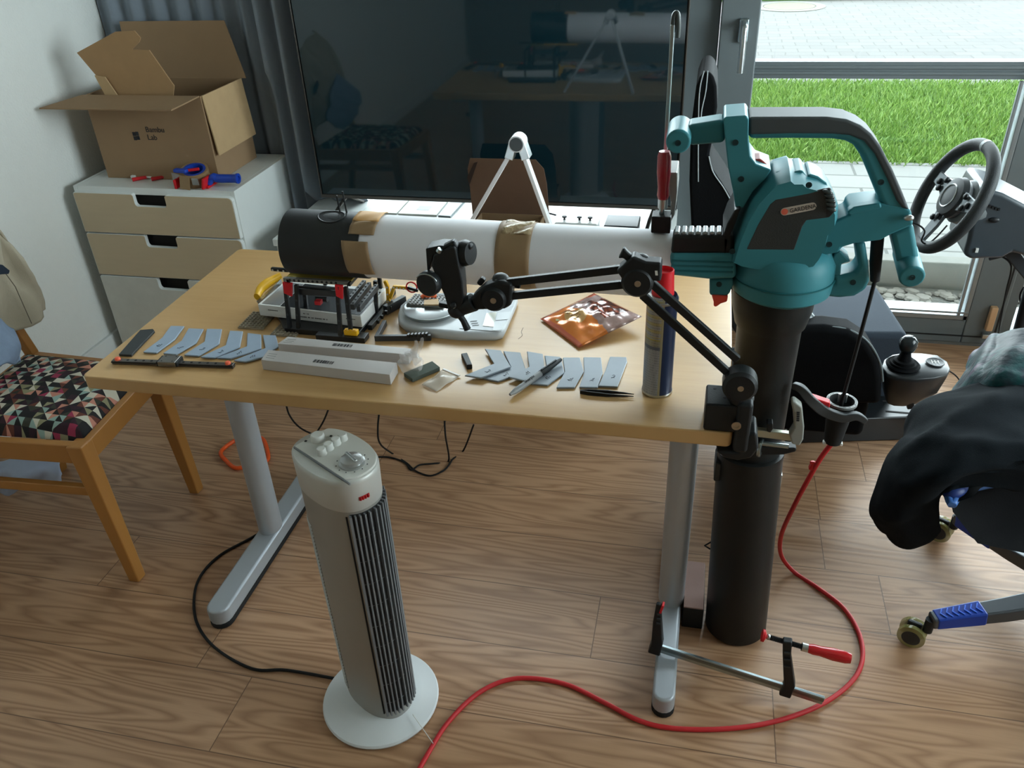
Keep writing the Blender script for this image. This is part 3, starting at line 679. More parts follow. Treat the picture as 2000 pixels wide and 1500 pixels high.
# platform: grey and yellow beams under the tube
y0 = A1_.y-.002
b = MB()
b.mm((A1_.x-.002, y0, zt), (D1_.x+.004, y0+.008, zt+.008)).build('grey_beam', lg_grey, bal, bevel=.001)
b = MB()
for i in range(11): b.lathe([(.0026, -.0045), (.0026, -.004), (0, -.0039)], (A1_.x+.012+i*.0098, y0+.004, zt+.004), axis=(0, 1, 0), n=10)
b.build('beam_holes', lg_blk, bal)
MB().mm((A1_.x+.002, y0+.008, zt+.002), (D1_.x+.008, y0+.032, zt+.008)).build('yellow_beam', mat('dull_yellow_brick', rgb(168, 146, 52), .45), bal, bevel=.001)
MB().mm((A1_.x+.07, y0+.036, zt+.004), (1.50, y0+.044, zt+.012)).build('yellow_beam', mat('ochre_brick', rgb(198, 150, 40), .45), bal, bevel=.001)
lb = MB().bar([at(530, 525, z=zt+.012), at(600, 531, z=zt+.012)], .0078, .0075).build('black_beam', lg_blk, bal, bevel=.002)
b = MB()
for i in range(7): c = at(534, 526, z=zt+.012).lerp(at(598, 531.5, z=zt+.012), i/6); b.lathe([(.0021, -.0043), (.0021, -.004), (0, -.0039)], c, axis=(0, 1, 0), n=10)
b.build('beam_holes', white_ink, lb)
for sx in (A1_.x+.004, D1_.x):
    b = MB(); b.mm((sx, y0, zt-.002), (sx+.008, y0+.16, zt+.006)); b.mm((sx, y0+.15, H+.012), (sx+.008, y0+.158, zt)); b.build('side_beam', lg_blk, bal, bevel=.001)
b = MB()
for q0, q1 in (((688, 600), (722, 556)), ((700, 604), (736, 560)), ((678, 592), (712, 552))):
    p0 = at(*q0, z=zt-.035); p1 = at(*q1, z=zt-.035); beam(b, p0, p1, .0078, .012)
    n_ = 7
    for i in range(n_): b.lathe([(.0022, .006), (.0022, .0075), (0, .0076)], p0.lerp(p1, (i+.5)/n_), n=8)
b.build('geared_beams', lg_dark, bal, bevel=.0006)
b = MB().tube([A1_+V((.015, .02, -.016)), D1_+V((-.01, .02, -.016))], .0024, 8); b.mm(A1_+V((.02, .012, -.03)), D1_+V((-.03, .03, -.02)))
b.tube([A1_+V((.05, .02, -.04)), A1_+V((.075, .02, -.04))], .006, 12)
b.build('axles', lg_dark, bal)
MB().mm(A1_+V((.055, .0, -.045)), A1_+V((.068, .012, -.036))).build('red_bush', red_plastic, bal, bevel=.001)
o = at(672, 655, z=H+.012); MB().mm(o, o+V((.028, .012, .011))).build('yellow_brick', yellow_plastic, bal, bevel=.001)
b = MB(); studs(b, o, 3, 1, (1.1, 0, 0), (0, 1, 0), z0=.011); b.build('brick_studs', yellow_plastic, bal)
MB().mm(o+V((-.06, -.006, -.012)), o+V((.045, .02, -.0005))).build('front_plate', lg_blk, bal, bevel=.001)
# yellow link arm and red wheel reaching to the scale
yl = MB(); z_ = H+.012
q0 = at(762, 600, z=H+.002)
P = [at(*q, y=q0.y) for q in ((760, 600), (757, 560), (752, 548))]
yl.bar(P, .008, .0075, up=(1, 0, 0)); P2 = [at(*q, y=q0.y-.004) for q in ((762, 582), (770, 560), (800, 562), (815, 566))]
yl.bar(P2, .0078, .0078, up=(0, 0, 1))
yb = yl.build('link_arm', yellow_plastic, bal, bevel=.0015)
b = MB()
for i in range(8): c = P2[1].lerp(P2[3], i/7); b.lathe([(.0021, -.0045), (.0021, -.0041), (0, -.004)], c, axis=(0, 1, 0), n=10)
for i in range(4): c = P[0].lerp(P[1], i/3); b.lathe([(.0021, -.0045), (.0021, -.0041), (0, -.004)], c, axis=(0, 1, 0), n=10)
b.build('arm_holes', white_ink, yb)
c = at(804, 561, y=q0.y-.01); MB().tube([c+V((math.cos(a)*.0115, 0, math.sin(a)*.0115)) for a in [2*PI*i/28 for i in range(28)]], .0016, 8, closed=True).build('red_ring', red_plastic, bal)
MB().bar([c+V((-.008, -.001, 0)), c+V((.014, -.001, -.006))], .006, .006).build('ring_pin', lg_blk, bal)
b = MB(); p0 = at(722, 640, z=H+.006); p1 = at(765, 590, z=H+.006); beam(b, p0, p1, .010, .012); beam(b, at(736, 660, z=H+.006), at(842, 659, z=H+.006), .008, .012); beam(b, at(735, 662, z=H+.006), at(752, 630, z=H+.006), .008, .012)
beam(b, at(752, 606, z=H+.012), at(790, 585, z=H+.012), .012, .02)
b.build('floor_beams', lg_dark, bal, bevel=.001)
b = MB()
for i in range(6): b.box(at(798+i*7, 655-i*.4, z=H+.014), (.005, .009, .007))
for i in range(4): b.box(at(738+i*8, 628-i*9, z=H+.014), (.006, .006, .008))
b.build('small_connectors', lg_blk, bal, bevel=.0008)

# white box the balance straddles, with a glossy dark sheet on top
wbx = thing('flat_white_box', 'flat white box with a dark glossy top under the brick frame', 'box', tuple(at(620, 610, z=H+.0125)))
zb = H+.0125; th = .026
q = [at(508, 616, z=zb), at(708, 640, z=zb), at(757, 584, z=zb), at(560, 570, z=zb)]
MB().prism(q, (0, 0, th)).build('box_body', mat('white_box_board', rgb(222, 222, 220), .5), wbx, bevel=.0015)
c0, cx_, cy_ = q[0]+V((0, 0, th+.0003)), q[1]-q[0], q[3]-q[0]
def wq(u, v): return c0+cx_*u+cy_*v
MB().prism([wq(.22, .03), wq(.985, .03), wq(.985, .97), wq(.22, .97)], (0, 0, .0006)).build('dark_sheet', mat('glossy_dark_sheet', rgb(30, 32, 34), .25), wbx)
MB().prism([wq(.03, .05), wq(.21, .05), wq(.21, .96), wq(.03, .96)], (0, 0, .0005)).build('silver_sheet', mat('silver_film', rgb(150, 152, 154), .3, .6), wbx)
fu = cx_.normalized(); fn = V((fu.y, -fu.x, 0))
b = MB()
for j, (u0, u1, zz) in enumerate(((.40, .52, .017), (.40, .68, .009), (.10, .2, .016), (.86, .95, .017))):
    n_ = int((u1-u0)*90)
    for i in range(n_):
        if random.random() < .8: b.box(q[0]+cx_*(u0+(u1-u0)*i/n_)+fn*.0003+V((0, 0, zz)), (.0014, .0006, .0026 if j == 1 else .0018), M.Rotation(math.atan2(fu.y, fu.x), 3, 'Z'))
b.build('small_print', ink, wbx, flat=True)
# yellow handled tool behind the box
kn = thing('yellow_handled_scraper', 'scraper with a curved yellow handle and a steel blade left of the flat white box', 'scraper', tuple(at(515, 600, z=H)))
P = [at(502, 580, z=H+.042), at(508, 566, z=H+.048), at(520, 555, z=H+.052), at(533, 547, z=H+.054), at(548, 538, z=H+.058)]
MB().tube(catmull(P, 5), [.0058+.0035*math.sin(PI*min(1, .15+i/20*.85)) for i in range(21)], 14, flat=(1.25, .9)).build('handle', yellow_plastic, kn)
MB().prism([at(501, 588, z=H+.040), at(512, 585, z=H+.04), at(548, 545, z=H+.052), at(551, 552, z=H+.042), at(516, 604, z=H+.002), at(508, 600, z=H+.002)], (.0, .0012, .0)).build('blade', steel, kn)
MB().cyl(at(512, 592, z=H+.0005), at(512, 592, z=H+.0005)+V((0, 0, .04)), .004).build('stem', steel, kn)
# ------------------------------------------------------------------ kitchen scale
sg = mat('scale_grey_plastic', rgb(198, 204, 208), .3, var=.02)
sc_ = thing('digital_scale', 'light grey digital scale with a round silver pan', 'scale', tuple(at(890, 630, z=H)))
def flat_poly(pts, z): return [at(*q, z=z) for q in pts]
out = [(778, 622), (783, 606), (797, 594), (825, 586), (860, 583), (905, 582), (960, 583), (1004, 585), (1012, 592), (1008, 606), (990, 648), (984, 660), (970, 664), (900, 664), (820, 656), (790, 646), (779, 636)]
lo = flat_poly(out, H+.003)
def inset(P, k, dz):
    c = sum(P, V())/len(P); return [c+(p-c)*k+V((0, 0, dz)) for p in P]
def loft_p(rings, name, m_, parent, **k):
    b = MB(); R = [[b.bm.verts.new(p) for p in r] for r in rings]; n = len(R[0])
    for A, B in zip(R, R[1:]):
        for j in range(n): b.bm.faces.new((A[j], A[(j+1) % n], B[(j+1) % n], B[j]))
    b.bm.faces.new(R[0][::-1]); b.bm.faces.new(R[-1]); return b.build(name, m_, parent, **k)
loft_p([inset(lo, .97, -.003), inset(lo, 1, .004), inset(lo, .99, .011), inset(lo, .96, .0145), inset(lo, .9, .0155)], 'scale_body', sg, sc_, ang=60)
zt2 = H+.0185
MB().prism(flat_poly(((897, 642), (932, 600), (1003, 598), (980, 648)), zt2+.0003), (0, 0, .0008)).build('control_face', mat('scale_face_grey', rgb(182, 188, 194), .35), sc_, bevel=.0003)
MB().prism(flat_poly(((943, 637), (950, 612), (970, 610), (964, 639)), zt2+.0012), (0, 0, .0008)).build('display', mat('scale_display', rgb(206, 208, 196), .08), sc_)
b = MB()
for q in (((972, 611), (997, 609), (993, 624), (968, 626)), ((966, 629), (990, 627), (981, 645), (962, 646))): b.prism(flat_poly(q, zt2+.0012), (0, 0, .0006))
b.build('button', sg, sc_, bevel=.0002)
b = MB()
for i in range(3): b.prism(flat_poly(((919+i*2, 627+i*4), (932+i*2, 626+i*4), (931+i*2, 628+i*4), (918+i*2, 629+i*4)), zt2+.0012), (0, 0, .0003))
b.build('printed_lines', mat('grey_print', rgb(120, 124, 128), .6), sc_, flat=True)
pc = at(842, 602, z=H+.025)
pan_ = MB().lathe([(.0, -.008), (.052, -.008), (.057, .0), (.059, .003), (.057, .0035), (.052, .001), (0, .001)], pc, n=48).build('pan', mat('brushed_pan_steel', rgb(180, 184, 184), .28, .9), sc_)
# brick plate lying on the pan
ux = (at(845, 596, z=pc.z+.002)-at(793, 594, z=pc.z+.002)).normalized()
bp = thing('brick_plate', 'grey studded toy brick plate lying on the round scale pan', 'toy brick plate', tuple(pc+V((0, 0, .0012))))
o_ = at(794, 596, z=pc.z+.0015)
plate('plate', o_, 10, 6, -.05, lg_grey, bp, z0=0)
MB().prism([at(*q, z=pc.z+.0062) for q in ((829, 588), (856, 586), (858, 597), (828, 597))], (0, 0, .003)).build('wood_block', mat('pale_wood', rgb(205, 172, 128), .6), bp, label='small pale wooden block')
c = at(836, 577, z=pc.z+.012); b = MB()
b.tube(catmull([c+V((-.014, -.003, -.004)), c+V((-.006, .004, 0)), c+V((.004, -.002, .002)), c+V((.016, .004, -.003))], 6), .0042, 8).ball(c+V((0, 0, 0)), .007, (1.5, 1, .6))
b.build('orange_clip', mat('coral_plastic', rgb(250, 116, 70), .4), bp, label='coral orange clip')

# ------------------------------------------------------------------ pouch of nuts
pm = NT('printed_pouch_foil', .22)
x, y, z = pm.xyz()
u_ = pm.t.nodes.new('ShaderNodeUVMap') if False else None
tcn = pm.new('TexCoord'); sp2 = pm.new('SeparateXYZ'); pm.ln(tcn.outputs['UV'], sp2.inputs[0]); U, W_ = sp2.outputs[0], sp2.outputs[1]
nn = pm.noise(pm.comb(U, W_), 9, 3)
cells = pm.new('TexVoronoi'); pm.ln(pm.comb(pm.math('MULTIPLY', U, 1.3), W_), cells.inputs['Vector']); cells.inputs['Scale'].default_value = 13
nutc = pm.ramp(cells.outputs['Distance'], [(0, rgb(196, 112, 84)), (.32, rgb(150, 70, 46)), (.55, rgb(96, 50, 38)), (1, rgb(70, 40, 34))])
silver = pm.mix(nn, rgb(196, 176, 172), rgb(150, 106, 96))
orange = pm.mix(nn, rgb(228, 118, 40), rgb(240, 150, 66))
kraft = rgb(214, 170, 106)
Uw = pm.math('ADD', U, pm.math('MULTIPLY', pm.math('SUBTRACT', nn, .5), .12))
isn = pm.math('MULTIPLY', pm.math('GREATER_THAN', Uw, .56), pm.math('MULTIPLY', pm.math('GREATER_THAN', W_, .22), pm.math('LESS_THAN', pm.math('ADD', W_, pm.math('MULTIPLY', nn, .25)), .86)))
base_ = pm.mix(pm.math('GREATER_THAN', Uw, .46), orange, silver)
base_ = pm.mix(isn, base_, nutc)
du = pm.math('SUBTRACT', U, .34); dv = pm.math('SUBTRACT', W_, .58)
isk = pm.math('LESS_THAN', pm.math('ADD', pm.math('MULTIPLY', du, du), pm.math('MULTIPLY', dv, pm.math('MULTIPLY', dv, .55))), .02)
base_ = pm.mix(isk, base_, kraft)
rim = pm.math('MAXIMUM', pm.math('LESS_THAN', U, .07), pm.math('GREATER_THAN', W_, .93))
pm.col(pm.mix(rim, base_, rgb(214, 110, 82)))
pm.b.inputs['Metallic'].default_value = .25; pm.b.inputs['Coat Weight'].default_value = .6; pm.b.inputs['Coat Roughness'].default_value = .08
PC = [at(1055, 626, z=H), at(1130, 683, z=H), at(1254, 622, z=H+.022), at(1160, 576, z=H+.02)]
bm_ = MB(); NU, NV = 26, 20
def pf(u, v, s):
    a = PC[0].lerp(PC[1], 1-v); b_ = PC[3].lerp(PC[2], 1-v); p_ = a.lerp(b_, u)
    bul = math.sin(PI*min(1, max(0, u)))**.8*math.sin(PI*v)**.8
    wr = .0022*math.sin(17*u+5*v)*math.sin(9*v+3*u)+.0016*math.sin(31*u-11*v)+.0012*math.sin(23*v+13*u)
    h = .004+bul*.017*(1.0 if s > 0 else -.2)+wr*bul*1.6*s
    q = p_+V((0, 0, h))
    if q.z < H+.0012: q.z = H+.0012
    return q
uvl = bm_.bm.loops.layers.uv.new('UVMap')
for s in (1, -1):
    G = [[bm_.bm.verts.new(pf(i/NU, j/NV, s)) for j in range(NV+1)] for i in range(NU+1)]
    for i in range(NU):
        for j in range(NV):
            fc = bm_.bm.faces.new((G[i][j], G[i+1][j], G[i+1][j+1], G[i][j+1]))
            for lp, (a, b2) in zip(fc.loops, ((i, j), (i+1, j), (i+1, j+1), (i, j+1))): lp[uvl].uv = (a/NU, b2/NV)
bmesh.ops.remove_doubles(bm_.bm, verts=bm_.bm.verts, dist=.0004)
pch = tag(bm_.build('snack_pouch', MATS['printed_pouch_foil'], ang=180), 'shiny orange and silver snack pouch lying on the desk, printed with nuts', 'pouch')
WLp = WL[pch.name]
pxd = (at(1120, 604, z=H)-at(1098, 640, z=H)).normalized()
b = MB()
for j in range(4):
    for i in range(7 if j < 3 else 5):
        p_ = pf(.26+.022*i+.012*j, .76-.075*j-.01*i*0, 1)+V((0, 0, .0007)); b.box(p_, (.004, .0012, .0004), M.Rotation(.55, 3, 'Z'))
b.build('label_lines', mat('brown_print', rgb(110, 70, 40), .6), pch, flat=True)
b = MB(); b.lathe([(.0045, 0), (0, .0005)], pf(.13, .72, 1)+V((0, 0, .0006)), n=14); b.build('green_mark', mat('green_print', rgb(150, 160, 60), .5), pch, flat=True)

# ------------------------------------------------------------------ spray can
cm_ = NT('spray_can_print', .35)
x, y, z = cm_.xyz()
an = cm_.math('ARCTAN2', y, x)
st_ = cm_.math('GREATER_THAN', an, -1.35)                       # dark blue field to the right of the printed panel
txt = cm_.math('GREATER_THAN', cm_.noise(cm_.comb(cm_.math('MULTIPLY', an, 26), cm_.math('MULTIPLY', z, 60)), 1, 2), .5)
lines_ = cm_.math('GREATER_THAN', cm_.math('FRACT', cm_.math('MULTIPLY', z, 210)), .45)
tl = cm_.math('MULTIPLY', txt, lines_)
band = cm_.ramp(cm_.math('DIVIDE', z, .2), [(0, rgb(150, 152, 156)), (.47, rgb(158, 160, 164)), (.475, rgb(92, 98, 112)), (.50, rgb(92, 98, 112)), (.505, rgb(150, 148, 130)), (.56, rgb(172, 158, 82)), (.575, rgb(158, 158, 156)), (.9, rgb(164, 164, 156))], 'CONSTANT')
yl_ = cm_.math('MULTIPLY', cm_.math('GREATER_THAN', z, .118), cm_.math('GREATER_THAN', cm_.math('FRACT', cm_.math('MULTIPLY', z, 75)), .55))
band = cm_.mix(cm_.math('MULTIPLY', yl_, .6), band, rgb(182, 164, 70))
pan2 = cm_.mix(cm_.math('MULTIPLY', tl, .5), band, rgb(96, 100, 112))
scr_ = cm_.math('GREATER_THAN', cm_.noise(cm_.comb(cm_.math('MULTIPLY', an, 3), cm_.math('MULTIPLY', z, 40)), 1, 5), .72)
blue = cm_.mix(scr_, rgb(28, 40, 66), rgb(120, 130, 140))
edge_ = cm_.math('MULTIPLY', cm_.math('GREATER_THAN', an, -1.5), cm_.math('LESS_THAN', an, -1.35))
pan2 = cm_.mix(edge_, pan2, rgb(150, 140, 108))
cm_.col(cm_.mix(st_, pan2, blue)); cm_.b.inputs['Metallic'].default_value = .3
cc = V((2.022, -1.088, H))
can = thing('spray_can', 'tall blue and silver spray can with a red cap near the desk corner', 'can', tuple(cc))
MB().lathe([(.0, .0015), (.0235, .0015), (.0262, .003), (.0262, .006), (.0255, .0075), (.0255, .178), (.0262, .180), (.0262, .184), (.0235, .189), (.0, .19)], cc, n=48).build('can_body', MATS['spray_can_print'], can)
MB().lathe([(.0264, .001), (.0268, .002), (.0268, .0045), (.0264, .006), (.025, .004)], cc, closed=True, n=48).lathe([(.0262, .1785), (.0268, .180), (.0268, .183), (.0225, .1885), (.022, .1865)], cc, closed=True, n=48).build('rim', steel, can)
MB().lathe([(.0, .19), (.0185, .19), (.0182, .196), (.0170, .216), (.0162, .232), (.0145, .233), (.0135, .2265), (0, .2265)], cc, n=40).build('cap', red_plastic, can)

# ------------------------------------------------------------------ blades: two families of bent aerofoil pieces
bl = mat('blue_grey_print', rgb(150, 166, 184), .45, var=.04, vs=80)
bl2 = mat('grey_print_plastic', rgb(150, 160, 170), .5, var=.04, vs=80)
def px7(P): return [(180+a/4.545, 580+b/4.545) for a, b in P]
def px8(P): return [(860+a/4.348, 640+b/4.348) for a, b in P]
left = [[(455, 500), (575, 508), (740, 385), (822, 270), (700, 268), (622, 375)],
        [(632, 512), (750, 522), (930, 415), (992, 295), (858, 290), (795, 400)],
        [(818, 526), (948, 536), (1132, 425), (1155, 296), (1020, 294), (1000, 408)],
        [(962, 545), (1090, 552), (1315, 455), (1342, 316), (1225, 310), (1188, 440)],
        [(1108, 552), (1232, 558), (1505, 472), (1502, 345), (1380, 330), (1375, 450)],
        [(1258, 575), (1365, 588), (1520, 545), (1660, 450), (1632, 352), (1518, 348), (1540, 465)]]
right = [[(205, 417), (345, 438), (600, 345), (515, 205), (378, 190), (455, 318)],
         [(358, 440), (490, 468), (770, 372), (722, 355), (680, 222), (535, 210), (600, 348)],
         [(575, 430), (722, 465), (885, 365), (870, 235), (735, 212), (755, 345)],
         [(760, 487), (910, 500), (1055, 395), (1020, 260), (885, 248), (908, 370)],
         [(985, 521), (1140, 520), (1217, 385), (1185, 265), (1040, 265), (1056, 385)],
         [(1178, 517), (1335, 521), (1378, 395), (1365, 265), (1215, 262), (1222, 395)],
         [(1340, 507), (1505, 515), (1586, 300), (1580, 262), (1440, 258), (1400, 380)]]
lab_l = ['leftmost bent blue grey blade of the row at the left desk end', 'second bent blade from the left, its foot behind the rail carriage', 'third bent blade from the left in the blue grey row', 'fourth bent blade from the left in the blue grey row', 'fifth blade of the blue grey row, sharply bent', 'last blade of the blue grey row, partly under the white boxes']
lab_r = ['leftmost and most sharply bent grey blade of the right hand row', 'second grey blade from the left of the right hand row', 'third grey blade of the right hand row, its end under the marker', 'grey blade lying under the black cap of the marker', 'slightly bent grey blade just right of the marker', 'nearly straight grey blade above the tweezers', 'straight rightmost grey blade of the row, nearest the spray can']
def blade(P, lab, m_, grp, z, n_):
    Q = [at(*q, z=z) for q in P]
    t = MB().prism(Q, (0, 0, .0036)).build('airfoil_blade', m_, bevel=.0014, seg=3)
    tag(t, lab, 'blade', grp)
    if len(Q) >= 6:
        a = Q[0].lerp(Q[1], .55).lerp(Q[2].lerp(Q[-1], .5), .4); d = (Q[2]-Q[1]).normalized(); e = V((-d.y, d.x, 0)); b = MB()
        for k in range(3):
            pts = [a+d*(.004*k)+e*(.002*math.sin(k*2.1+n_))+V((0, 0, .0038)), a+d*(.004*k+.003)+e*(.005*math.cos(k+n_))+V((0, 0, .0038)), a+d*(.004*k+.001)-e*.004+V((0, 0, .0038))]
            b.tube(pts, .0004, 5)
        b.build('pencil_mark', ink, t)
for i, (P, l_) in enumerate(zip(left, lab_l)): blade(px7(P), l_, bl, 'blue grey blades at the left', H+.0006+(.0008 if i % 2 else 0), i)
for i, (P, l_) in enumerate(zip(right, lab_r)): blade(px8(P), l_, bl2, 'grey blades at the right', H+.0006+(.0045 if i in (0, 2) else 0), i+9)

# ------------------------------------------------------------------ linear rail, black bar
ra, rb = at(222, 709, z=H), at(458, 718, z=H); rd = (rb-ra).normalized(); rn = V((-rd.y, rd.x, 0))
rail = thing('linear_rail', 'grey steel linear rail with a carriage and orange end caps at the desk edge', 'rail', tuple((ra+rb)/2))
rs_ = mat('rail_steel', rgb(104, 100, 96), .35, .85)
MB().bar([ra+V((0, 0, .0042)), rb+V((0, 0, .0042))], .0115, .008).build('rail', rs_, rail, bevel=.0012)
MB().bar([ra+rn*.006+V((0, 0, .0055)), rb+rn*.006+V((0, 0, .0055))], .002, .0018).bar([ra-rn*.006+V((0, 0, .0055)), rb-rn*.006+V((0, 0, .0055))], .002, .0018).build('rail_groove', plastic_black, rail)
b = MB(); L = (rb-ra).length
for k in range(12):
    b.lathe([(.0026, 0), (.0026, .0004), (0, .0005)], ra+rd*L*(.13+.066*k)+V((0, 0, .0081)), n=12)
b.build('bolt_hole', rubber, rail, flat=True)
for t_ in (.045, .955): MB().lathe([(.0055, 0), (.0055, .003), (.004, .005), (0, .0055)], ra+rd*L*t_+V((0, 0, .008)), n=18).build('end_cap', mat('coral_cap', rgb(244, 108, 74), .45), rail)
cgc = ra+rd*L*.48
R_ = M.Rotation(math.atan2(rd.y, rd.x), 3, 'Z')
cg = MB().box(cgc+V((0, 0, .0095)), (.036, .027, .0105), R_).build('carriage', mat('carriage_steel', rgb(128, 124, 120), .32, .85), rail, bevel=.0012)
for s in (-1, 1): MB().box(cgc+rd*s*.0195+V((0, 0, .009)), (.004, .026, .010), R_).build('carriage_end', plastic_black, cg, bevel=.001)
b = MB()
for s in (-1, 1):
    for s2 in (-1, 1): b.lathe([(.0016, 0), (0, .0003)], cgc+rd*s*.011+rn*s2*.009+V((0, 0, .0149)), n=10)
b.build('thread_hole', rubber, cg, flat=True)
bb_ = [at(*q, z=H+.0003) for q in ((233, 696), (258, 697), (303, 650), (300, 646), (275, 648))]
tag(MB().prism(bb_, (0, 0, .005)).build('black_sanding_bar', plastic_dark, bevel=.001), 'black flat bar lying behind the left end of the linear rail', 'bar')

# ------------------------------------------------------------------ long white boxes
wbm = mat('white_carton', rgb(196, 192, 190), .6, var=.02)
def long_box(P, h, lab):
    Q = [at(*q, z=H+.0005) for q in P]
    t = thing('long_white_box', lab, 'box', tuple(sum(Q, V())/4), 'long white cartons')
    MB().prism(Q, (0, 0, h)).build('carton', wbm, t, bevel=.001)
    d = (Q[1]-Q[0]); e = Q[3]-Q[0]; b = MB(); R = M.Rotation(math.atan2(d.y, d.x), 3, 'Z'); u = .40
    while u < .55:
        w = random.choice((.0008, .0012, .002)); b.box(Q[0]+d*u+e*.45+V((0, 0, h+.0002)), (w, .010, .0003), R); u += (w+random.choice((.0008, .0015)))/d.length
    b.build('barcode', ink, t, flat=True)
    b = MB()
    for k in range(3): b.box(Q[0]+d*.06+e*(.25+.2*k)+V((0, 0, h+.0002)), (.018, .0016, .0003), R)
    b.build('small_print', mat('pale_print', rgb(160, 158, 156), .7), t, flat=True)
    return Q
long_box([(514, 722), (764, 752), (778, 728), (528, 702)], .022, 'long white carton with a barcode, nearest the front desk edge')
long_box([(546, 690), (800, 712), (806, 700), (566, 676)], .022, 'long white carton lying behind another, up against the brick frame')

# ------------------------------------------------------------------ small things on the desk
Q = [at(*q, z=H+.0003) for q in ((789, 735), (806, 747), (860, 724), (845, 712))]
sp_ = MB().prism(Q, (0, 0, .008)).build('sanding_block', mat('green_grey_foam', rgb(84, 92, 84), .9, bump=.3, bs=500), bevel=.001)
tag(sp_, 'green grey sanding block lying right of the white cartons', 'sanding block')
Q = [at(*q, z=H+.0003) for q in ((912, 722), (923, 721), (913, 697), (901, 699))]
tag(MB().prism(Q, (0, 0, .010)).build('black_eraser', plastic_black, bevel=.0015), 'small black block left of the grey blades', 'block')
# crumpled clear bag
fm = NT('clear_crumpled_film', .12)
fm.col(rgb(226, 222, 220)); fm.b.inputs['Alpha'].default_value = .26; fm.bump(fm.noise(fm.new('TexCoord').outputs['Object'], 90, 4), .8, .004)
c = at(802, 708, z=H+.02)
bmg = MB(); bmg.ball(c, .024, (.95, .85, .85), u=28, v=20)
for v in bmg.bm.verts:
    d = v.co-c; n_ = math.sin(d.x*260)*math.sin(d.y*230+1)+math.sin(d.z*300+d.x*180); v.co += d*.13*n_
    if v.co.z < H+.001: v.co.z = H+.001
for q in ((812, 665), (825, 660), (822, 700), (790, 690)):
    e = at(*q, y=c.y+.005); bmg.tube(catmull([c+(e-c)*.35, c+(e-c)*.7+V((.004, 0, .002)), e], 4), [.010, .008, .007, .006, .005, .004, .0035, .003, .002], 7)
tag(bmg.build('clear_plastic_bag', fm.m), 'crumpled clear plastic bag at the right end of the white cartons', 'plastic bag')
zb_ = NT('zip_bag_film', .2); zb_.col(rgb(226, 214, 198)); zb_.b.inputs['Alpha'].default_value = .55
ZQ = [at(*q, z=H) for q in ((824, 754), (853, 766), (898, 737), (866, 724))]
zt_ = thing('zip_bag', 'small clear zip bag with tiny screws in front of the sanding block', 'plastic bag', tuple(sum(ZQ, V())/4))
MB().grid(lambda u, v: ZQ[0].lerp(ZQ[1], u).lerp(ZQ[3].lerp(ZQ[2], u), v)+V((0, 0, .0012+.006*math.sin(PI*u)*math.sin(PI*v)+.0012*(math.sin(9*v+4*u)+1))), 8, 10).build('bag_film', zb_.m, zt_, solid=.0004)
MB().bar([ZQ[3]+V((0, 0, .0035)), ZQ[2]+V((0, 0, .0035))], .004, .0016).build('zip_strip', mat('white_film', rgb(220, 214, 208), .4), zt_)
for k in range(4):
    c = ZQ[0].lerp(ZQ[1], .4+.12*k).lerp(ZQ[3], .2)+V((0, 0, .002)); MB().tube([c, c+V((.005, .002*(k-1.5), 0))], .0011, 6).build('screw', rs_, zt_)
# marker
m0, m1 = at(996, 771, z=H+.0065), at(1096, 702, z=H+.0125); md_ = (m1-m0).normalized(); L = (m1-m0).length
mk = thing('marker_pen', 'grey permanent marker with a black cap lying across the grey blades', 'marker', tuple(m0.lerp(m1, .5)))
MB().lathe([(0, 0), (.0025, 0), (.0033, .005), (.0052, .014), (.0058, .03), (.0058, L*.60), (0, L*.60)], m0, axis=md_, n=24).build('barrel', mat('marker_grey', rgb(150, 154, 156), .4), mk)
MB().lathe([(.0061, L*.58), (.0061, L*.72), (.0052, L*.82), (.0036, L*.97), (.0028, L), (0, L)], m0, axis=md_, n=24).build('cap', plastic_black, mk)
MB().bar([m0+md_*L*.60+V((0, 0, .007)), m0+md_*L*.9+V((0, 0, .0062))], .003, .002).build('clip', plastic_black, mk, bevel=.0005)
sd = md_.cross(V((0, 0, 1))).normalized(); nv_ = (V((0, -.45, .9))).normalized(); nv_ = (nv_-md_*nv_.dot(md_)).normalized()
yd = nv_.cross(md_)
text('lettering', 'Sharpie', .0088, ink, mk, frame(m0+md_*L*.27+nv_*.0061-yd*.002, md_, yd), ext=.0002)
# tweezers
t0, t1 = at(1133, 765, z=H+.004), at(1238, 772, z=H+.004); tw = thing('tweezers', 'black tweezers lying in front of the rightmost grey blades', 'tweezers', tuple(t0.lerp(t1, .5)))
td = (t1-t0).normalized(); tn = V((-td.y, td.x, 0)); L = (t1-t0).length
for s in (-1, 1):
    pts = [t0+td*L*k+tn*s*w_ for k, w_ in ((0, .0008), (.15, .0035), (.5, .0055), (.8, .0045), (1, .0032))]
    MB().bar(pts, [.0018, .002, .0022, .0016, .0008], [.007, .008, .0065, .004, .0016]).build('arm', plastic_black, tw, bevel=.0004)
# hair on the desk
tag(MB().tube(catmull([at(1012, 662, z=H+.0006), at(1020, 655, z=H+.0006), at(1018, 648, z=H+.0006), at(1022, 640, z=H+.0006)], 5), .0003, 4).build('thread', ink), 'thin dark thread lying on the desk between the scale and the pouch', 'thread')
# ------------------------------------------------------------------ leaf blower used as the tunnel's fan, standing on its pipe
def z8(P): return [(1240+a/3.3333, 200+b/3.3333) for a, b in P]
def bpts(P, y): return [at(*q, y=y) for q in z8(P)]
blo = thing('leaf_blower', 'teal and black garden vacuum blower standing on its black pipe beside the desk', 'leaf blower', (2.224, -.955, 0))
pipe_m = mat('satin_black_pipe', rgb(28, 30, 30), .45, bump=.1, bs=700, spec=.3)
grip_m = mat('dark_grey_soft_grip', rgb(64, 70, 72), .65)
pnl = mat('grey_black_panel', rgb(46, 50, 50), .5, bump=.15, bs=500)
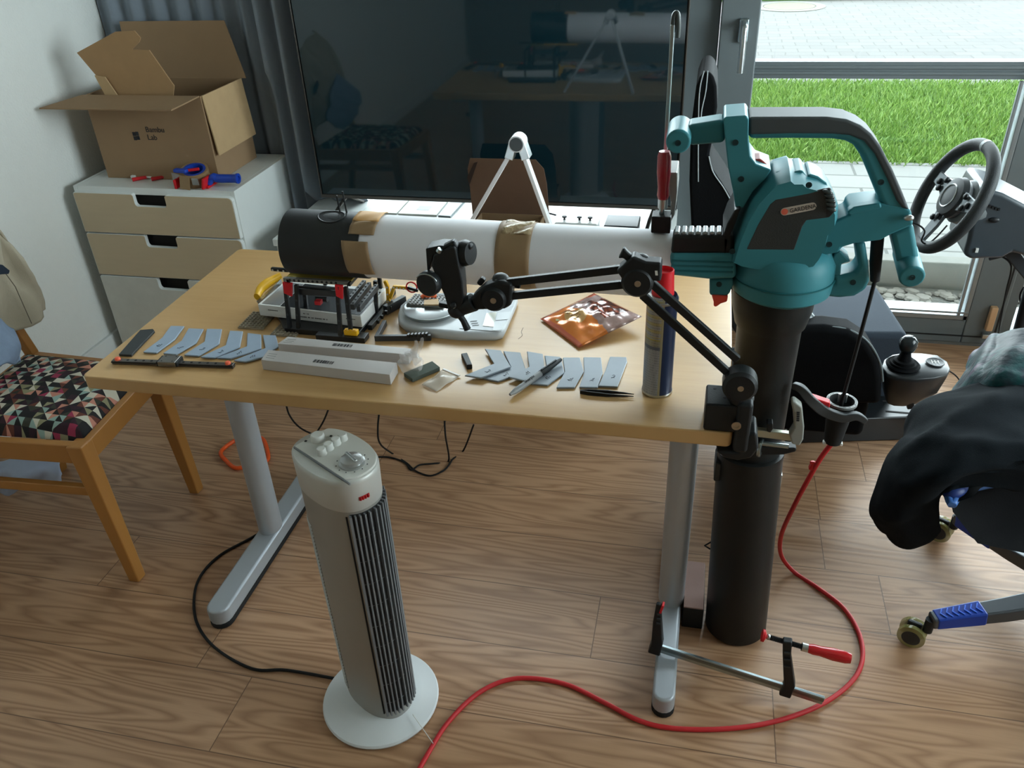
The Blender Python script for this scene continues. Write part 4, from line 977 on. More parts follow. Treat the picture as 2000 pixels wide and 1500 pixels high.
# pipe
MB().lathe([(0, .848), (.0715, .848), (.0695, .815), (.062, .782), (.0565, .774), (.0545, .66), (.0535, .475), (.0, .475)][::-1], (2.2095, -.955, 0), n=56).build('upper_pipe', pipe_m, blo, bevel=.001)
MB().lathe([(0, .003), (.064, .003), (.0672, .008), (.0655, .25), (.0635, .485), (.0645, .49), (.0645, .50), (0, .50)], (2.2265, -.957, 0), axis=(-.040, .004, 1), n=56).build('lower_pipe', pipe_m, blo)
q = at(1380, 1066, y=-.96); MB().tube([(q.x+.008, q.y, q.z+.012), (q.x-.004, q.y, q.z), (q.x+.008, q.y, q.z-.008)], .002, 6).build('strap_eye', pipe_m, blo)
MB().mm((2.141, -.985, .43), (2.153, -.93, .475)).build('latch', pnl, blo, bevel=.003)
MB().mm((2.266, -.97, .42), (2.273, -.94, .45)).build('latch_clip', steel, blo, bevel=.002)
# fan drum
MB().lathe([(0, .842), (.070, .842), (.0835, .852), (.086, .872), (.0845, .905), (.074, .925), (.05, .935), (0, .935)], (2.219, -.955, 0), n=64).build('fan_drum', teal, blo)
MB().tube([(2.219+.0868*math.cos(a), -.955+.0868*math.sin(a), .878) for a in [2*PI*i/64 for i in range(64)]], .0016, 6, closed=True).build('drum_seam', mat('dark_teal', rgb(14, 92, 98), .5), blo)
# outlet duct
def pr(P, y, t, name, m_, par=blo, **k): return MB().prism(bpts(P, y), (0, t, 0)).build(name, m_, par, **k)
pr([(230, 985), (655, 985), (660, 1152), (480, 1158), (222, 1130)], -1.012, .114, 'outlet_duct', teal, bevel=.008, seg=3)
pr([(246, 868), (640, 868), (640, 990), (232, 990)], -1.008, .042, 'duct_cover', pipe_m, bevel=.006, seg=3)
b = MB()
for k in range(3):
    P = bpts([(240, 1030+k*32), (640, 1042+k*32)], -1.0125); b.bar(P, .0016, .003)
b.build('duct_grooves', MATS['dark_teal'], blo)
rb_ = MB()
for k in range(7):
    P = bpts([(254+46*k, 868), (291+46*k, 868)], -1.008)
    rb_.mm((P[0].x, -1.002, P[0].z-.006), (P[1].x, -.970, P[0].z+.0045))
rb_.build('ribbed_strip', mat('silvered_rib', rgb(150, 155, 156), .35, .5), blo, bevel=.003)
pr([(485, 1150), (640, 1150), (640, 1195), (610, 1262), (485, 1262)], -1.0, .05, 'latch_tab', teal, bevel=.005)
MB().prism(bpts([(498, 1255), (606, 1262), (600, 1300), (560, 1312), (530, 1334), (512, 1330), (512, 1300)], -1.002), (0, .02, 0)).build('orange_lever', mat('coral_red_lever', rgb(232, 78, 58), .4), blo, bevel=.003, label='coral red lever')
# motor housing, rounded front to back
def housing(P, y0, y1, rnd, name, m_, k=.88):
    F = bpts(P, -.965); c = sum(F, V())/len(F); d = y1-y0
    rings = []
    for yy, kk in ((0, k), (rnd*.35, (1+2*k)/3), (rnd, 1), (d-rnd, 1), (d-rnd*.35, (1+2*k)/3), (d, k)):
        rings.append([V((c.x+(p.x-c.x)*kk, y0+yy, c.z+(p.z-c.z)*kk)) for p in F])
    return loft_p(rings, name, m_, blo, ang=50)
hp = [(598, 985), (640, 840), (700, 690), (770, 570), (850, 480), (905, 425), (1000, 398), (1025, 420), (1085, 420), (1110, 445), (1180, 462), (1240, 500), (1275, 550), (1315, 640), (1312, 720), (1262, 790), (1240, 880), (1200, 960), (1160, 1010), (1050, 1035), (900, 1040), (750, 1030), (650, 1010)]
housing(hp, -1.024, -.89, .04, 'motor_housing', teal)
pp_ = [(720, 962), (800, 790), (878, 660), (915, 630), (1120, 592), (1245, 560), (1290, 600), (1305, 690), (1262, 755), (1120, 772), (1095, 810), (1040, 965)]
MB().prism(bpts(pp_, -1.0245), (0, .006, 0)).build('side_panel', pnl, blo, bevel=.0025)
pr([(572, 870), (600, 790), (650, 700), (690, 690), (655, 790), (612, 905), (598, 985), (575, 985)], -1.008, .1, 'intake_cover', pipe_m, bevel=.006)
# stepped ribs on the housing top
b = MB()
for P in ([(890, 440), (905, 412), (1000, 392), (1022, 425), (930, 445)], [(1015, 428), (1030, 405), (1080, 398), (1112, 440), (1030, 452)], [(1105, 448), (1125, 420), (1180, 438), (1235, 478), (1250, 520), (1160, 470)]):
    b.prism([p_+V((0, -.035, 0)) for p_ in bpts(P, -.955)], (0, .07, 0))
b.build('cooling_ribs', teal, blo, bevel=.004)
vp_ = MB().prism(bpts([(1238, 566), (1272, 556), (1296, 605), (1308, 650), (1304, 712), (1266, 752), (1240, 752)], -1.0248), (0, .006, 0)).build('vent_panel', mat('dark_vent_recess', rgb(24, 28, 30), .5), blo, bevel=.002)
vm = mat('glossy_vent', rgb(52, 60, 60), .12)
for k, q in enumerate(((1254, 583), (1266, 610), (1274, 638), (1278, 667), (1278, 696))):
    c = bpts([q], -1.026)[0]; MB().ball(c, .0055, (1.5, .8, .62), M.Rotation(.25, 3, 'Y')).build('vent_louvre', vm, vp_)
# name plate
q = bpts([(958, 722), (1170, 662), (1172, 690), (960, 727)], -1.026)
a0 = bpts([(975, 712)], -1.0252)[0]; a1 = bpts([(1155, 677)], -1.0252)[0]; nd = (a1-a0).normalized(); nu = V((-nd.z, 0, nd.x)); r_ = .0062
pl = []
for i in range(9): a = PI/2+PI*i/8; pl.append(a0+nd*math.cos(a)*r_+nu*math.sin(a)*r_)
for i in range(9): a = -PI/2+PI*i/8; pl.append(a1+nd*math.cos(a)*r_+nu*math.sin(a)*r_)
npl = MB().prism(pl, (0, .0008, 0)).build('name_plate', mat('silver_name_plate', rgb(186, 176, 164), .4), blo)
MB().lathe([(.0052, 0), (0, .0003)], a0+V((0, -.0002, 0)), axis=(0, -1, 0), n=18).build('flower_mark', mat('coral_print', rgb(214, 98, 76), .5), npl, flat=True)
text('lettering', 'GARDENA', .0098, ink, npl, frame(a0+nd*.0075-nu*.0034+V((0, -.0006, 0)), nd, nu), ext=.0002, sx=.86)
# carrying handle: collar, column, bar with round end
col_p = [(575, 112), (588, 95), (725, 85), (742, 112), (740, 245), (752, 350), (790, 402), (890, 440), (850, 500), (770, 580), (705, 690), (655, 690), (640, 590), (606, 420), (590, 275)]
pr(col_p, -.995, .08, 'front_column', teal, bevel=.007, seg=3)
pr([(335, 152), (585, 112), (588, 268), (345, 288)], -.978, .048, 'auxiliary_grip', teal, bevel=.008, seg=3)
e = bpts([(282, 258)], -1.01)[0]; MB().cyl(e, e+V((0, .075, .004)), .0195, n=36).build('grip_end', teal, blo, bevel=.004)
# main loop
LO = [(735, 102), (1000, 96), (1250, 96), (1380, 112), (1470, 150), (1540, 205), (1600, 285), (1680, 440), (1745, 590), (1790, 705)]
LI = [(1625, 700), (1590, 640), (1530, 490), (1470, 350), (1425, 285), (1370, 258), (1290, 245), (1000, 242), (735, 245)]
pr(LO+LI, -.985, .062, 'main_handle', teal, bevel=.010, seg=3)
LM = [(1740, 690), (1700, 640), (1640, 500), (1560, 340), (1490, 255), (1400, 218), (1290, 208), (1000, 206), (742, 214)]
pr([(742, 97)]+LO[1:]+LM, -.9875, .067, 'soft_grip', grip_m, bevel=.010, seg=3)
pr([(795, 100), (960, 97), (950, 118), (810, 122)], -.970, .03, 'warning_sticker', mat('white_sticker', rgb(216, 212, 206), .5), bevel=.001)
pr([(760, 372), (820, 368), (885, 425), (870, 438), (775, 395)], -.975, .035, 'red_switch', mat('dull_red_switch', rgb(170, 60, 52), .5), bevel=.003)
# rear arm, end grip, guard with trigger
pr([(1110, 950), (1140, 850), (1250, 800), (1270, 785), (1390, 735), (1395, 700), (1425, 678), (1600, 655), (1760, 680), (1800, 705), (1815, 800), (1670, 862), (1600, 900), (1430, 922), (1345, 948), (1330, 980), (1190, 1010)], -.985, .066, 'rear_arm', teal, bevel=.008, seg=3)
pr([(1390, 735), (1385, 712), (1425, 682), (1600, 655), (1610, 690), (1430, 728)], -.992, .02, 'rear_cover', teal, bevel=.004)
pr([(1665, 850), (1815, 790), (1842, 950), (1862, 1080), (1720, 1095), (1700, 1000)], -.982, .055, 'rear_grip', teal, bevel=.009, seg=3)
e = bpts([(1805, 1140)], -1.012)[0]; MB().cyl(e, e+V((0, .08, .012)), .0198, n=36).build('rear_grip_end', teal, blo, bevel=.004)
pr([(1430, 915), (1500, 905), (1522, 1050), (1530, 1170), (1505, 1225), (1430, 1268), (1330, 1278), (1210, 1265), (1230, 1200), (1290, 1180), (1290, 1120), (1345, 1130), (1430, 1110), (1455, 1065), (1445, 990)], -.978, .05, 'trigger_guard', teal, bevel=.008, seg=3)
pr([(1270, 1050), (1300, 985), (1335, 962), (1360, 990), (1408, 1042), (1380, 1045), (1345, 1055), (1340, 1130), (1270, 1130)], -.975, .044, 'trigger', teal, bevel=.006)
for q, yy in (((655, 262), -.9955), ((692, 500), -.9955), ((1133, 538), -1.0225), ((635, 970), -1.0205), ((1265, 925), -.9855), ((1602, 520), -.9855), ((280, 265), -1.0105), ((1805, 1140), -1.0125), ((548, 1185), -1.0005), ((1420, 1172), -.9785)):
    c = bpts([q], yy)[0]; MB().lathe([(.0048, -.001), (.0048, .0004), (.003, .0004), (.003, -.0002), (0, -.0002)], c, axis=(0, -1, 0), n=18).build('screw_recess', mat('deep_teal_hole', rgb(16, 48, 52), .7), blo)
MB().ball(bpts([(1782, 752)], -.99)[0], .005, (1.6, 1, 1)).build('lock_pin', steel, blo)
# its cable
c0 = at(1712, 470, y=-.955); c1 = at(1709, 548, y=-.955); c2 = at(1646, 775, y=-.95)
cb_ = MB().tube([c0+V((0, 0, .012)), c0.lerp(c1, .5), c1], [.0105, .0100, .0078], 14).build('cable_sleeve', rubber, blo)
tag(MB().tube(catmull([c1+V((0, 0, .002)), c1.lerp(c2, .5)+V((.001, 0, 0)), c2+V((0, 0, -.02))], 6), .0036, 10).build('blower_cable', rubber), 'black cable hanging from the blower down into the red extension connector', 'cable')

# ------------------------------------------------------------------ red extension cord with its hanging connector
rc = mat('red_rubber_cord', rgb(196, 38, 44), .5, bump=.1, bs=900)
con = thing('extension_connector', 'black cone shaped connector with a curved hook hanging at the end of the red cord', 'connector', tuple(at(1625, 868, y=-.95)))
ct, cb0 = at(1644, 785, y=-.95), at(1625, 866, y=-.95)
ax = (ct-cb0); L = ax.length
MB().lathe([(0, 0), (.010, 0), (.0155, .004), (.0165, .01), (.0215, L*.6), (.0245, L*.97), (.027, L), (.027, L+.004), (.0225, L+.004), (.020, L-.012), (0, L-.014)], cb0, axis=ax, n=36).build('shell', rubber, con)
MB().lathe([(.0225, 0), (.0278, 0), (.0278, .005), (.0225, .005)], ct-ax.normalized()*.001, axis=ax, closed=True, n=36).build('collar', mat('grey_collar', rgb(120, 122, 120), .4), con)
b = MB()
for s in (-1, 1): b.cyl(ct+V((s*.006, 0, .0)), ct+V((s*.006, 0, .018)), .0024, n=10)
b.build('pins', steel, con)
hk = [at(*q, y=yy) for q, yy in (((1549, 752), -.99), ((1566, 760), -1.0), ((1585, 783), -1.0), ((1610, 803), -.99), ((1645, 815), -.985), ((1672, 812), -.98), ((1690, 822), -.975))]
MB().bar(catmull(hk, 5), .012, [.011+.008*math.sin(PI*i/30) for i in range(31)]).build('hook', plastic_dark, con, bevel=.003)
MB().prism([at(*q, y=-.985) for q in ((1585, 776), (1622, 788), (1620, 800), (1600, 796))], (0, .016, 0)).build('red_flap', red_plastic, con, bevel=.002)
for s in (-1, 1):
    MB().box(cb0+V((s*.0155, -.004, .004)), (.005, .01, .006)).build('clip_lug', white_ink, con, bevel=.0015)
P = [at(1623, 868, y=-.95), at(1604, 893, y=-.945), at(1582, 930, y=-.93), at(1550, 990, y=-.89), at(1526, 1045, y=-.83), at(1526, 1085, y=-.785)]
P += [at(*q, z=.0055) for q in ((1552, 1118), (1600, 1150), (1648, 1188), (1678, 1238), (1684, 1290), (1660, 1335), (1600, 1378), (1510, 1410), (1410, 1424), (1310, 1422), (1245, 1406), (1180, 1372), (1100, 1335), (1010, 1325), (940, 1350), (880, 1405), (840, 1465), (800, 1540), (760, 1640))]
for p_ in P: p_.z = max(p_.z, .0055)
cord = tag(MB().tube(catmull(P, 7), .0050, 12).build('power_lead', rc), 'red extension cord looping across the wooden floor to the hanging connector', 'cord')
c = at(1589, 910, y=-.935); tg = MB().box(c, (.014, .012, .018), M.Rotation(.3, 3, 'Y')).box(c+V((-.004, -.004, .011)), (.010, .006, .006)).build('cord_clip', red_plastic, bevel=.002)
tag(tg, 'small red clip on the cord just below the hanging connector', 'clip')

# ------------------------------------------------------------------ tall bar clamp pressing on the tube end
cy = -.952
bc = thing('bar_clamp', 'upright bar clamp with a dark red handle gripping the right end of the paper tube', 'clamp', tuple(at(1292, 463, y=cy)))
hb, ht = at(1295, 388, y=cy), at(1298, 293, y=cy)
ax = ht-hb; L = ax.length
MB().lathe([(0, 0), (.0085, 0), (.0105, .006), (.0095, .02), (.0118, .045), (.0115, L-.01), (.009, L-.002), (0, L)], hb, axis=ax, n=24).build('handle', mat('dark_red_lacquered_wood', rgb(150, 24, 40), .3, coat=.4), bc)
pd_t, pd_b = at(1290, 430, y=cy), V((hb.x-.001, cy, .9455))
MB().lathe([(0, 0), (.0085, 0), (.0085, .016), (0, .016)], hb-V((0, 0, .016)), n=20).build('ferrule', steel, bc)
MB().lathe([(.0045, 0), (.0045, .02), (0, .02)], hb-V((.001, 0, .036)), n=14).lathe([(.010, 0), (.0075, .012), (.006, .02)], hb-V((.001, 0, .052)), n=20).build('spindle', zinc, bc)
MB().mm((hb.x-.017, cy-.016, pd_b.z), (hb.x+.016, cy+.016, pd_b.z+.030)).build('pressure_pad', plastic_black, bc, bevel=.002)
arm = [at(*q, y=cy-.004) for q in ((1302, 342), (1322, 342), (1322, 380), (1317, 424), (1309, 440), (1309, 400))]
MB().prism([(p_.x, p_.y+.012, p_.z) for p_ in arm], (0, .07, 0)).build('sliding_arm', mat('grey_clamp_arm', rgb(150, 150, 148), .5), bc, bevel=.002)
rt = at(1309, 48, y=-.885); rx = rt.x+.004
MB().mm((rx-.0032, -.890, .832), (rx+.0032, -.874, rt.z)).build('bar', zinc, bc, bevel=.001)
MB().tube(catmull([(rx, -.882, rt.z-.012), (rx+.001, -.882, rt.z+.012), (rx+.006, -.882, rt.z+.016), (rx+.0085, -.882, rt.z), (rx+.0085, -.882, rt.z-.02)], 5), .0042, 10).build('end_cap', mat('dark_rubber_cap', rgb(60, 66, 64), .4), bc)
MB().mm((rx-.01, -.96, .812), (rx+.006, -.872, .830)).build('fixed_arm', plastic_dark, bc, bevel=.003)

# ------------------------------------------------------------------ bar clamp over the desk foot
b0, b1 = at(1277, 1262, z=.078), at(1608, 1368, z=.026)
bd = (b1-b0).normalized(); bu = V((0, 0, 1)); bu = (bu-bd*bu.dot(bd)).normalized(); bn = bd.cross(bu)
fc = thing('bar_clamp', 'bar clamp with a bright red handle lying over the right desk foot on the floor', 'clamp', tuple(b0.lerp(b1, .5)*1))
MB().bar([b0, b1], .007, .021, up=bu).build('bar', zinc, fc, bevel=.0012)
MB().bar([b0+bu*.003+bn*.0036, b1+bu*.003+bn*.0036], .001, .007, up=bu).bar([b0+bu*.003-bn*.0036, b1+bu*.003-bn*.0036], .001, .007, up=bu).build('bar_groove', mat('bar_groove_steel', rgb(120, 130, 132), .35, 1), fc)
j0 = b0+bd*.004
jt = at(1287, 1178, y=j0.y)
MB().bar([j0-bu*.014, j0+bu*.02, j0.lerp(jt, .6), jt], [.022, .022, .016, .010], [.026, .024, .018, .010], up=bd).build('fixed_jaw', plastic_black, fc, bevel=.003)
b = MB()
for k in range(3): b.box(j0.lerp(jt, .62+.1*k)+V((.002, -.009, 0)), (.008, .003, .004))
b.build('jaw_ribs', plastic_dark, fc)
MB().bar([jt+bd*.007-bu*.028, jt+bd*.009+bu*.002], .014, .005, up=bd).build('red_jaw_cap', red_plastic, fc, bevel=.0015, label='red jaw cap')
s0 = b0+bd*((at(1535, 1345, z=.03)-b0).dot(bd)); st_ = at(1537, 1252, y=s0.y)
MB().bar([s0-bu*.015, s0+bu*.02, s0.lerp(st_, .75), st_+bu*.004], [.022, .02, .014, .016], [.024, .022, .016, .018], up=bd).build('sliding_jaw', plastic_black, fc, bevel=.003)
b = MB()
for k in range(3): b.box(s0.lerp(st_, .55+.14*k)+V((0, -.009, 0)), (.011, .003, .004))
b.build('jaw_ribs', plastic_dark, fc)
sa = at(1500, 1244, y=s0.y+.005); sb = at(1570, 1264, y=s0.y); sdv = (sb-sa).normalized(); L = (sb-sa).length
prof = [(0, 0), (.0055, 0)]
k = 0
while .002+k*.0022 < L: prof += [(.0058, .002+k*.0022), (.0044, .0031+k*.0022)]; k += 1
prof += [(.0044, L+.002), (0, L+.002)]
MB().lathe(prof, sa, axis=sdv, n=16).build('spindle', plastic_black, fc)
MB().lathe([(0, 0), (.0085, 0), (.0085, .016), (0, .016)], sb-sdv*.004, axis=sdv, n=20).build('ferrule', steel, fc)
he = at(1664, 1287, y=s0.y-.01); hd = (he-sb).normalized(); L = (he-sb).length
MB().lathe([(0, .008), (.0085, .008), (.0105, .018), (.0098, .03), (.0125, .055), (.012, L-.012), (.0095, L-.002), (0, L)], sb, axis=hd, n=24).build('handle', red_wood, fc)
MB().lathe([(0, -.012), (.0125, -.012), (.0125, -.007), (.006, -.004), (0, -.004)], sa, axis=sdv, n=20).build('pressure_pad', red_plastic, fc, label='red pressure pad')
MB().ball(sa+sdv*.001, .0058).build('ball_joint', steel, fc)

# block between leg and pipe
kx0, kx1, ky0, ky1 = 2.106, 2.152, -.985, -.835
kb = thing('packing_block', 'black block with a pinkish sandpaper top wedged between desk leg and blower pipe', 'block', (2.128, -.93, 0))
MB().mm((kx0, ky0, .001), (kx1, ky1, .062)).build('block', plastic_black, kb, bevel=.002)
MB().mm((kx0+.001, ky0+.001, .062), (kx1-.001, ky1-.001, .0655)).build('sandpaper_top', mat('pinkish_sandpaper', rgb(168, 138, 130), .9, bump=.4, bs=900), kb, bevel=.0008)

# ------------------------------------------------------------------ jointed phone arm clamped to the desk corner
pa = thing('jointed_arm', 'black jointed arm clamped to the front right desk corner, reaching over the scale', 'arm mount', (2.14, -1.19, H))
AY = -1.195
MB().mm((2.104, -1.198, H+.0005), (2.158, -1.135, H+.052)).build('clamp_block', plastic_black, pa, bevel=.004)
b = MB()
for q in ((2.118, -1.15), (2.134, -1.175), (2.134, -1.15)): b.lathe([(.003, 0), (0, .0003)], (q[0], q[1], H+.0522), n=10)
b.build('bolt_holes', rubber, pa, flat=True)
cx_ = 2.162
MB().mm((2.1535, -1.205, H-.035), (2.178, -1.14, H+.062)).build('clamp_back', plastic_black, pa, bevel=.007)
MB().prism([at(*q, y=-1.20) for q in ((1396, 882), (1440, 884), (1446, 850), (1478, 846), (1482, 878), (1468, 896), (1440, 901), (1414, 895))], (0, .055, 0)).build('clamp_jaw', plastic_black, pa, bevel=.005)
c = at(1438, 832, y=-1.206); MB().lathe([(.0075, 0), (.0075, .002), (.0045, .002), (.004, .0005), (0, .0005)], c+V((0, .001, 0)), axis=(0, -1, 0), n=20).build('bolt', mat('brass_grey_bolt', rgb(170, 158, 140), .35, .8), pa)
J0 = at(1445, 748, y=AY); J1 = at(1246, 545, y=AY); J2 = at(967, 578, y=AY)
MB().tube([(2.163, AY+.02, H+.05), J0+V((0, .012, -.03)), J0+V((0, .01, 0))], [.019, .018, .02], 20).build('post', plastic_black, pa)
def joint(c, r, name, ln=.034):
    t = MB().lathe([(0, -ln/2), (r*.82, -ln/2), (r, -ln/2+.005), (r, ln/2-.005), (r*.82, ln/2), (0, ln/2)], c, axis=(0, 1, 0), n=32).build(name, plastic_black, pa)
    MB().lathe([(.0048, 0), (.0048, .0015), (.002, .0015), (0, .0005)], c+V((.001, -ln/2+.0005, 0)), axis=(0, -1, 0), n=16).build('bolt', MATS['brass_grey_bolt'], t)
    return t
joint(J0, .027, 'base_joint'); joint(J1, .024, 'elbow_joint'); joint(J2, .021, 'end_joint')
def knob(c, d, r, name='wing_knob'):
    d = V(d).normalized(); MB().lathe([(r*.6, 0), (r, .003), (r, .012), (r*.7, .016), (0, .017)], c, axis=d, n=24).bar([c+d*.012, c+d*.026], .008, .022, up=(0, 0, 1)).build(name, plastic_black, pa, bevel=.002)
for pq, qq in ((((1262, 543), (1441, 702)), ((1254, 575), (1420, 726))),):
    for n_, q in enumerate((pq, qq)):
        MB().bar([at(*q[0], y=AY+(.006 if n_ else -.0)), at(*q[1], y=AY+(.006 if n_ else 0))], .010, .0125, up=(0, 0, 1)).build('lower_arm_rod', plastic_black, pa, bevel=.002)
for q in (((1232, 523), (985, 552)), ((1228, 554), (992, 578))):
    MB().bar([at(*q[0], y=AY), at(*q[1], y=AY)], .010, .0125, up=(0, 0, 1)).build('upper_arm_rod', plastic_black, pa, bevel=.002)
MB().prism([at(*q, y=AY-.014) for q in ((1203, 530), (1236, 501), (1262, 512), (1292, 514), (1291, 552), (1262, 548), (1250, 580), (1228, 566))], (0, .026, 0)).build('elbow_bracket', plastic_black, pa, bevel=.004)
MB().bar([at(1236, 508, y=AY), at(1222, 496, y=AY), at(1213, 492, y=AY)], .012, [.012, .012, .02], up=(0, 0, 1)).build('elbow_knob', plastic_black, pa, bevel=.003)
MB().prism([at(*q, y=AY-.0145) for q in ((1279, 529), (1284, 529), (1285, 538), (1280, 538))], (0, .003, 0)).build('bracket_mark', white_ink, pa, flat=True)
MB().ball(at(1250, 508, y=AY+.006), .013, (1.2, 1, .8)).build('elbow_cap', plastic_dark, pa)
MB().prism([at(*q, y=AY-.012) for q in ((945, 560), (975, 548), (1000, 556), (998, 598), (985, 605), (925, 607), (918, 585), (930, 572))], (0, .026, 0)).build('end_bracket', plastic_black, pa, bevel=.005)
MB().ball(at(978, 545, y=AY+.006), .0125, (1.1, 1, .8)).build('end_cap', plastic_dark, pa)
MB().bar([at(945, 552, y=AY+.01), at(936, 545, y=AY+.01)], .012, .014).bar([at(995, 552, y=AY+.02), at(1017, 560, y=AY+.02)], .008, .008).build('end_wing', plastic_black, pa, bevel=.003)
# phone holder head
HY = AY-.004
MB().prism([at(*q, y=HY-.012) for q in ((846, 498), (884, 480), (890, 486), (903, 552), (905, 585), (900, 612), (876, 610), (868, 580), (842, 520))], (0, .026, 0)).build('holder_body', plastic_black, pa, bevel=.005, seg=3)
MB().prism([at(*q, y=HY-.008) for q in ((831, 486), (858, 480), (880, 482), (846, 500), (838, 530), (834, 528))], (0, .03, 0)).build('holder_jaw', plastic_black, pa, bevel=.004)
c = at(843, 550, y=HY-.006); MB().lathe([(0, 0), (.0185, 0), (.0205, .003), (.0205, .012), (.018, .016), (0, .016)], c, axis=(-.25, -.95, .05), n=32).build('side_knob', plastic_black, pa)
MB().tube([c+V((-.004+math.cos(a)*.0198, -.0165, math.sin(a)*.0198)) for a in [PI*.15+i*PI*.6/8 for i in range(9)]], .0012, 6).build('modelled_knob_highlight', zinc, pa)  # metal arc modelled in place of the highlight along the knob edge
c = at(909, 494, y=HY+.012); MB().lathe([(0, -.012), (.018, -.010), (.021, 0), (.018, .010), (0, .012)], c, axis=(.9, -.25, .1), n=28).build('rear_knob', plastic_black, pa)
MB().bar([at(912, 478, y=HY+.012), at(921, 486, y=HY+.01)], .012, .012).bar([at(868, 486, y=HY), at(893, 474, y=HY)], .016, .014).build('holder_wing', plastic_black, pa, bevel=.004)
MB().bar([at(903, 520, y=HY+.016), at(906, 552, y=HY+.016)], .008, .008, up=(0, 1, 0)).build('holder_tail', plastic_black, pa, bevel=.002)
MB().cyl(at(856, 492, y=HY-.013), at(860, 486, y=HY-.013), .0042).build('adjuster', zinc, pa)
MB().tube([at(903, 600, y=HY), at(925, 590, y=HY)], [.013, .015], 16).ball(at(893, 605, y=HY), .0155, (1, 1, .9)).build('ball_head', plastic_black, pa)
MB().tube([at(895, 612, y=HY-.006), at(905, 626, y=HY-.006), at(913, 643, y=HY-.006)], [.0055, .005, .006], 12).build('lever', plastic_black, pa)
MB().bar([at(858, 593, y=HY), at(900, 601, y=HY)], .012, .008).cyl(at(885, 596, y=HY-.012), at(885, 596, y=HY-.018), .0048).build('lower_plate', plastic_black, pa, bevel=.002)
MB().cyl(at(883, 595, y=HY-.0125), at(888, 599, y=HY-.016), .0036).build('bolt', zinc, pa)

# small screw clamp with a silver bar beside the desk corner
sc2 = thing('screw_clamp', 'small silver and grey screw clamp beside the desk corner, in front of the black pipe', 'clamp', tuple(at(1500, 880, y=-1.02)))
CY = -1.024
p0, p1 = at(1476, 843, y=CY), at(1548, 852, y=CY)
MB().bar([p0, p1], .012, .016).build('bar', mat('pale_clamp_steel', rgb(176, 176, 160), .35, .6), sc2, bevel=.002)
MB().prism([at(*q, y=CY-.012) for q in ((1545, 787), (1553, 785), (1567, 796), (1571, 835), (1569, 860), (1562, 872), (1546, 868), (1542, 850), (1551, 835), (1549, 805))], (0, .022, 0)).build('jaw', mat('light_grey_casting', rgb(142, 144, 138), .5), sc2, bevel=.004)
b = MB(); a_ = at(1559, 806, y=CY-.0125)
for k in range(5): b.box(a_+V((0.0004*k, 0, -.0042*k)), (.005, .0008, .0026 if k % 2 else .0034))
b.build('jaw_marks', ink, sc2, flat=True)
MB().prism([at(*q, y=CY-.011) for q in ((1498, 828), (1510, 828), (1510, 838), (1505, 846), (1498, 844))], (0, .018, 0)).build('slider', plastic_black, sc2, bevel=.002)
MB().cyl(at(1488, 866, y=CY), at(1540, 872, y=CY), .0045).build('spindle', zinc, sc2)
c = at(1485, 875, y=CY); MB().lathe([(0, -.003), (.017, -.003), (.018, 0), (.017, .003), (0, .003)], c, axis=(.95, -.25, 0), n=28).build('pressure_disc', zinc, sc2)
MB().prism([at(*q, y=CY-.004) for q in ((1480, 872), (1556, 876), (1555, 883), (1530, 889), (1490, 890))], (0, .022, 0)).build('lower_arm', plastic_black, sc2, bevel=.003)
# ------------------------------------------------------------------ wooden chair at the left with clothes on it
cw = mat('honey_beech_wood', rgb(172, 118, 58), .42, var=.1, vs=22, stretch=(1, 1, .15))
chr_ = thing('dining_chair', 'honey coloured wooden chair with a seat of many coloured triangles, left of the desk', 'chair', (.53, -.88, 0))
FN, FF, BN, BF = V((.735, -1.062, 0)), V((.702, -.715, 0)), V((.335, -1.085, 0)), V((.305, -.70, 0))
SZ = .415
def leg4(p0, p1, w0, w1, name='leg', mid=None):
    pts = [p0, p1] if mid is None else [p0, mid, p1]; k = len(pts)
    return MB().bar(pts, [w0+(w1-w0)*i/(k-1) for i in range(k)], [w0+(w1-w0)*i/(k-1) for i in range(k)], up=(1, 0, 0)).build(name, cw, chr_, bevel=.004)
leg4(V((.752, -1.068, 0)), FN+V((-.012, .004, SZ)), .030, .042); leg4(V((.716, -.722, 0)), FF+V((-.012, -.004, SZ)), .030, .042)
leg4(BN+V((-.06, 0, 0)), BN+V((-.10, 0, .80)), .028, .026, mid=BN+V((.005, 0, SZ))); leg4(BF+V((-.06, 0, 0)), BF+V((-.10, 0, .80)), .028, .026, mid=BF+V((.005, 0, SZ)))
def rail4(a, b, z, h, w=.020, name='seat_rail'):
    return MB().bar([a+V((0, 0, z)), b+V((0, 0, z))], w, h, up=(0, 0, 1)).build(name, cw, chr_, bevel=.003)
rail4(FN+V((0, .0, 0)), FF, SZ-.026, .052); rail4(FN, BN, SZ-.026, .052); rail4(FF, BF, SZ-.026, .052); rail4(BN, BF, SZ-.026, .052)
zz = at(160, 955, y=-1.065).z
rail4(FN+V((.01, 0, 0)), BN+V((-.03, 0, 0)), zz, .026, .018, 'stretcher'); rail4(FF+V((.005, 0, 0)), BF+V((-.03, 0, 0)), zz+.05, .026, .018, 'stretcher')
for z in (.60, .74): MB().bar([BN+V((-.085, 0, z)), BN.lerp(BF, .5)+V((-.105, 0, z)), BF+V((-.085, 0, z))], .016, .055, up=(0, 0, 1)).build('back_rail', cw, chr_, bevel=.004)
tri = NT('triangle_pattern_fabric', .85)
x, y, z = tri.xyz()
S_ = 50
u = tri.math('MULTIPLY', tri.math('ADD', x, tri.math('MULTIPLY', y, .08)), S_); v = tri.math('MULTIPLY', y, S_*1.0)
fu_, fv_ = tri.math('FRACT', u), tri.math('FRACT', v); iu, iv = tri.math('FLOOR', u), tri.math('FLOOR', v)
par = tri.math('MODULO', tri.math('ABSOLUTE', tri.math('ADD', iu, iv)), 2)
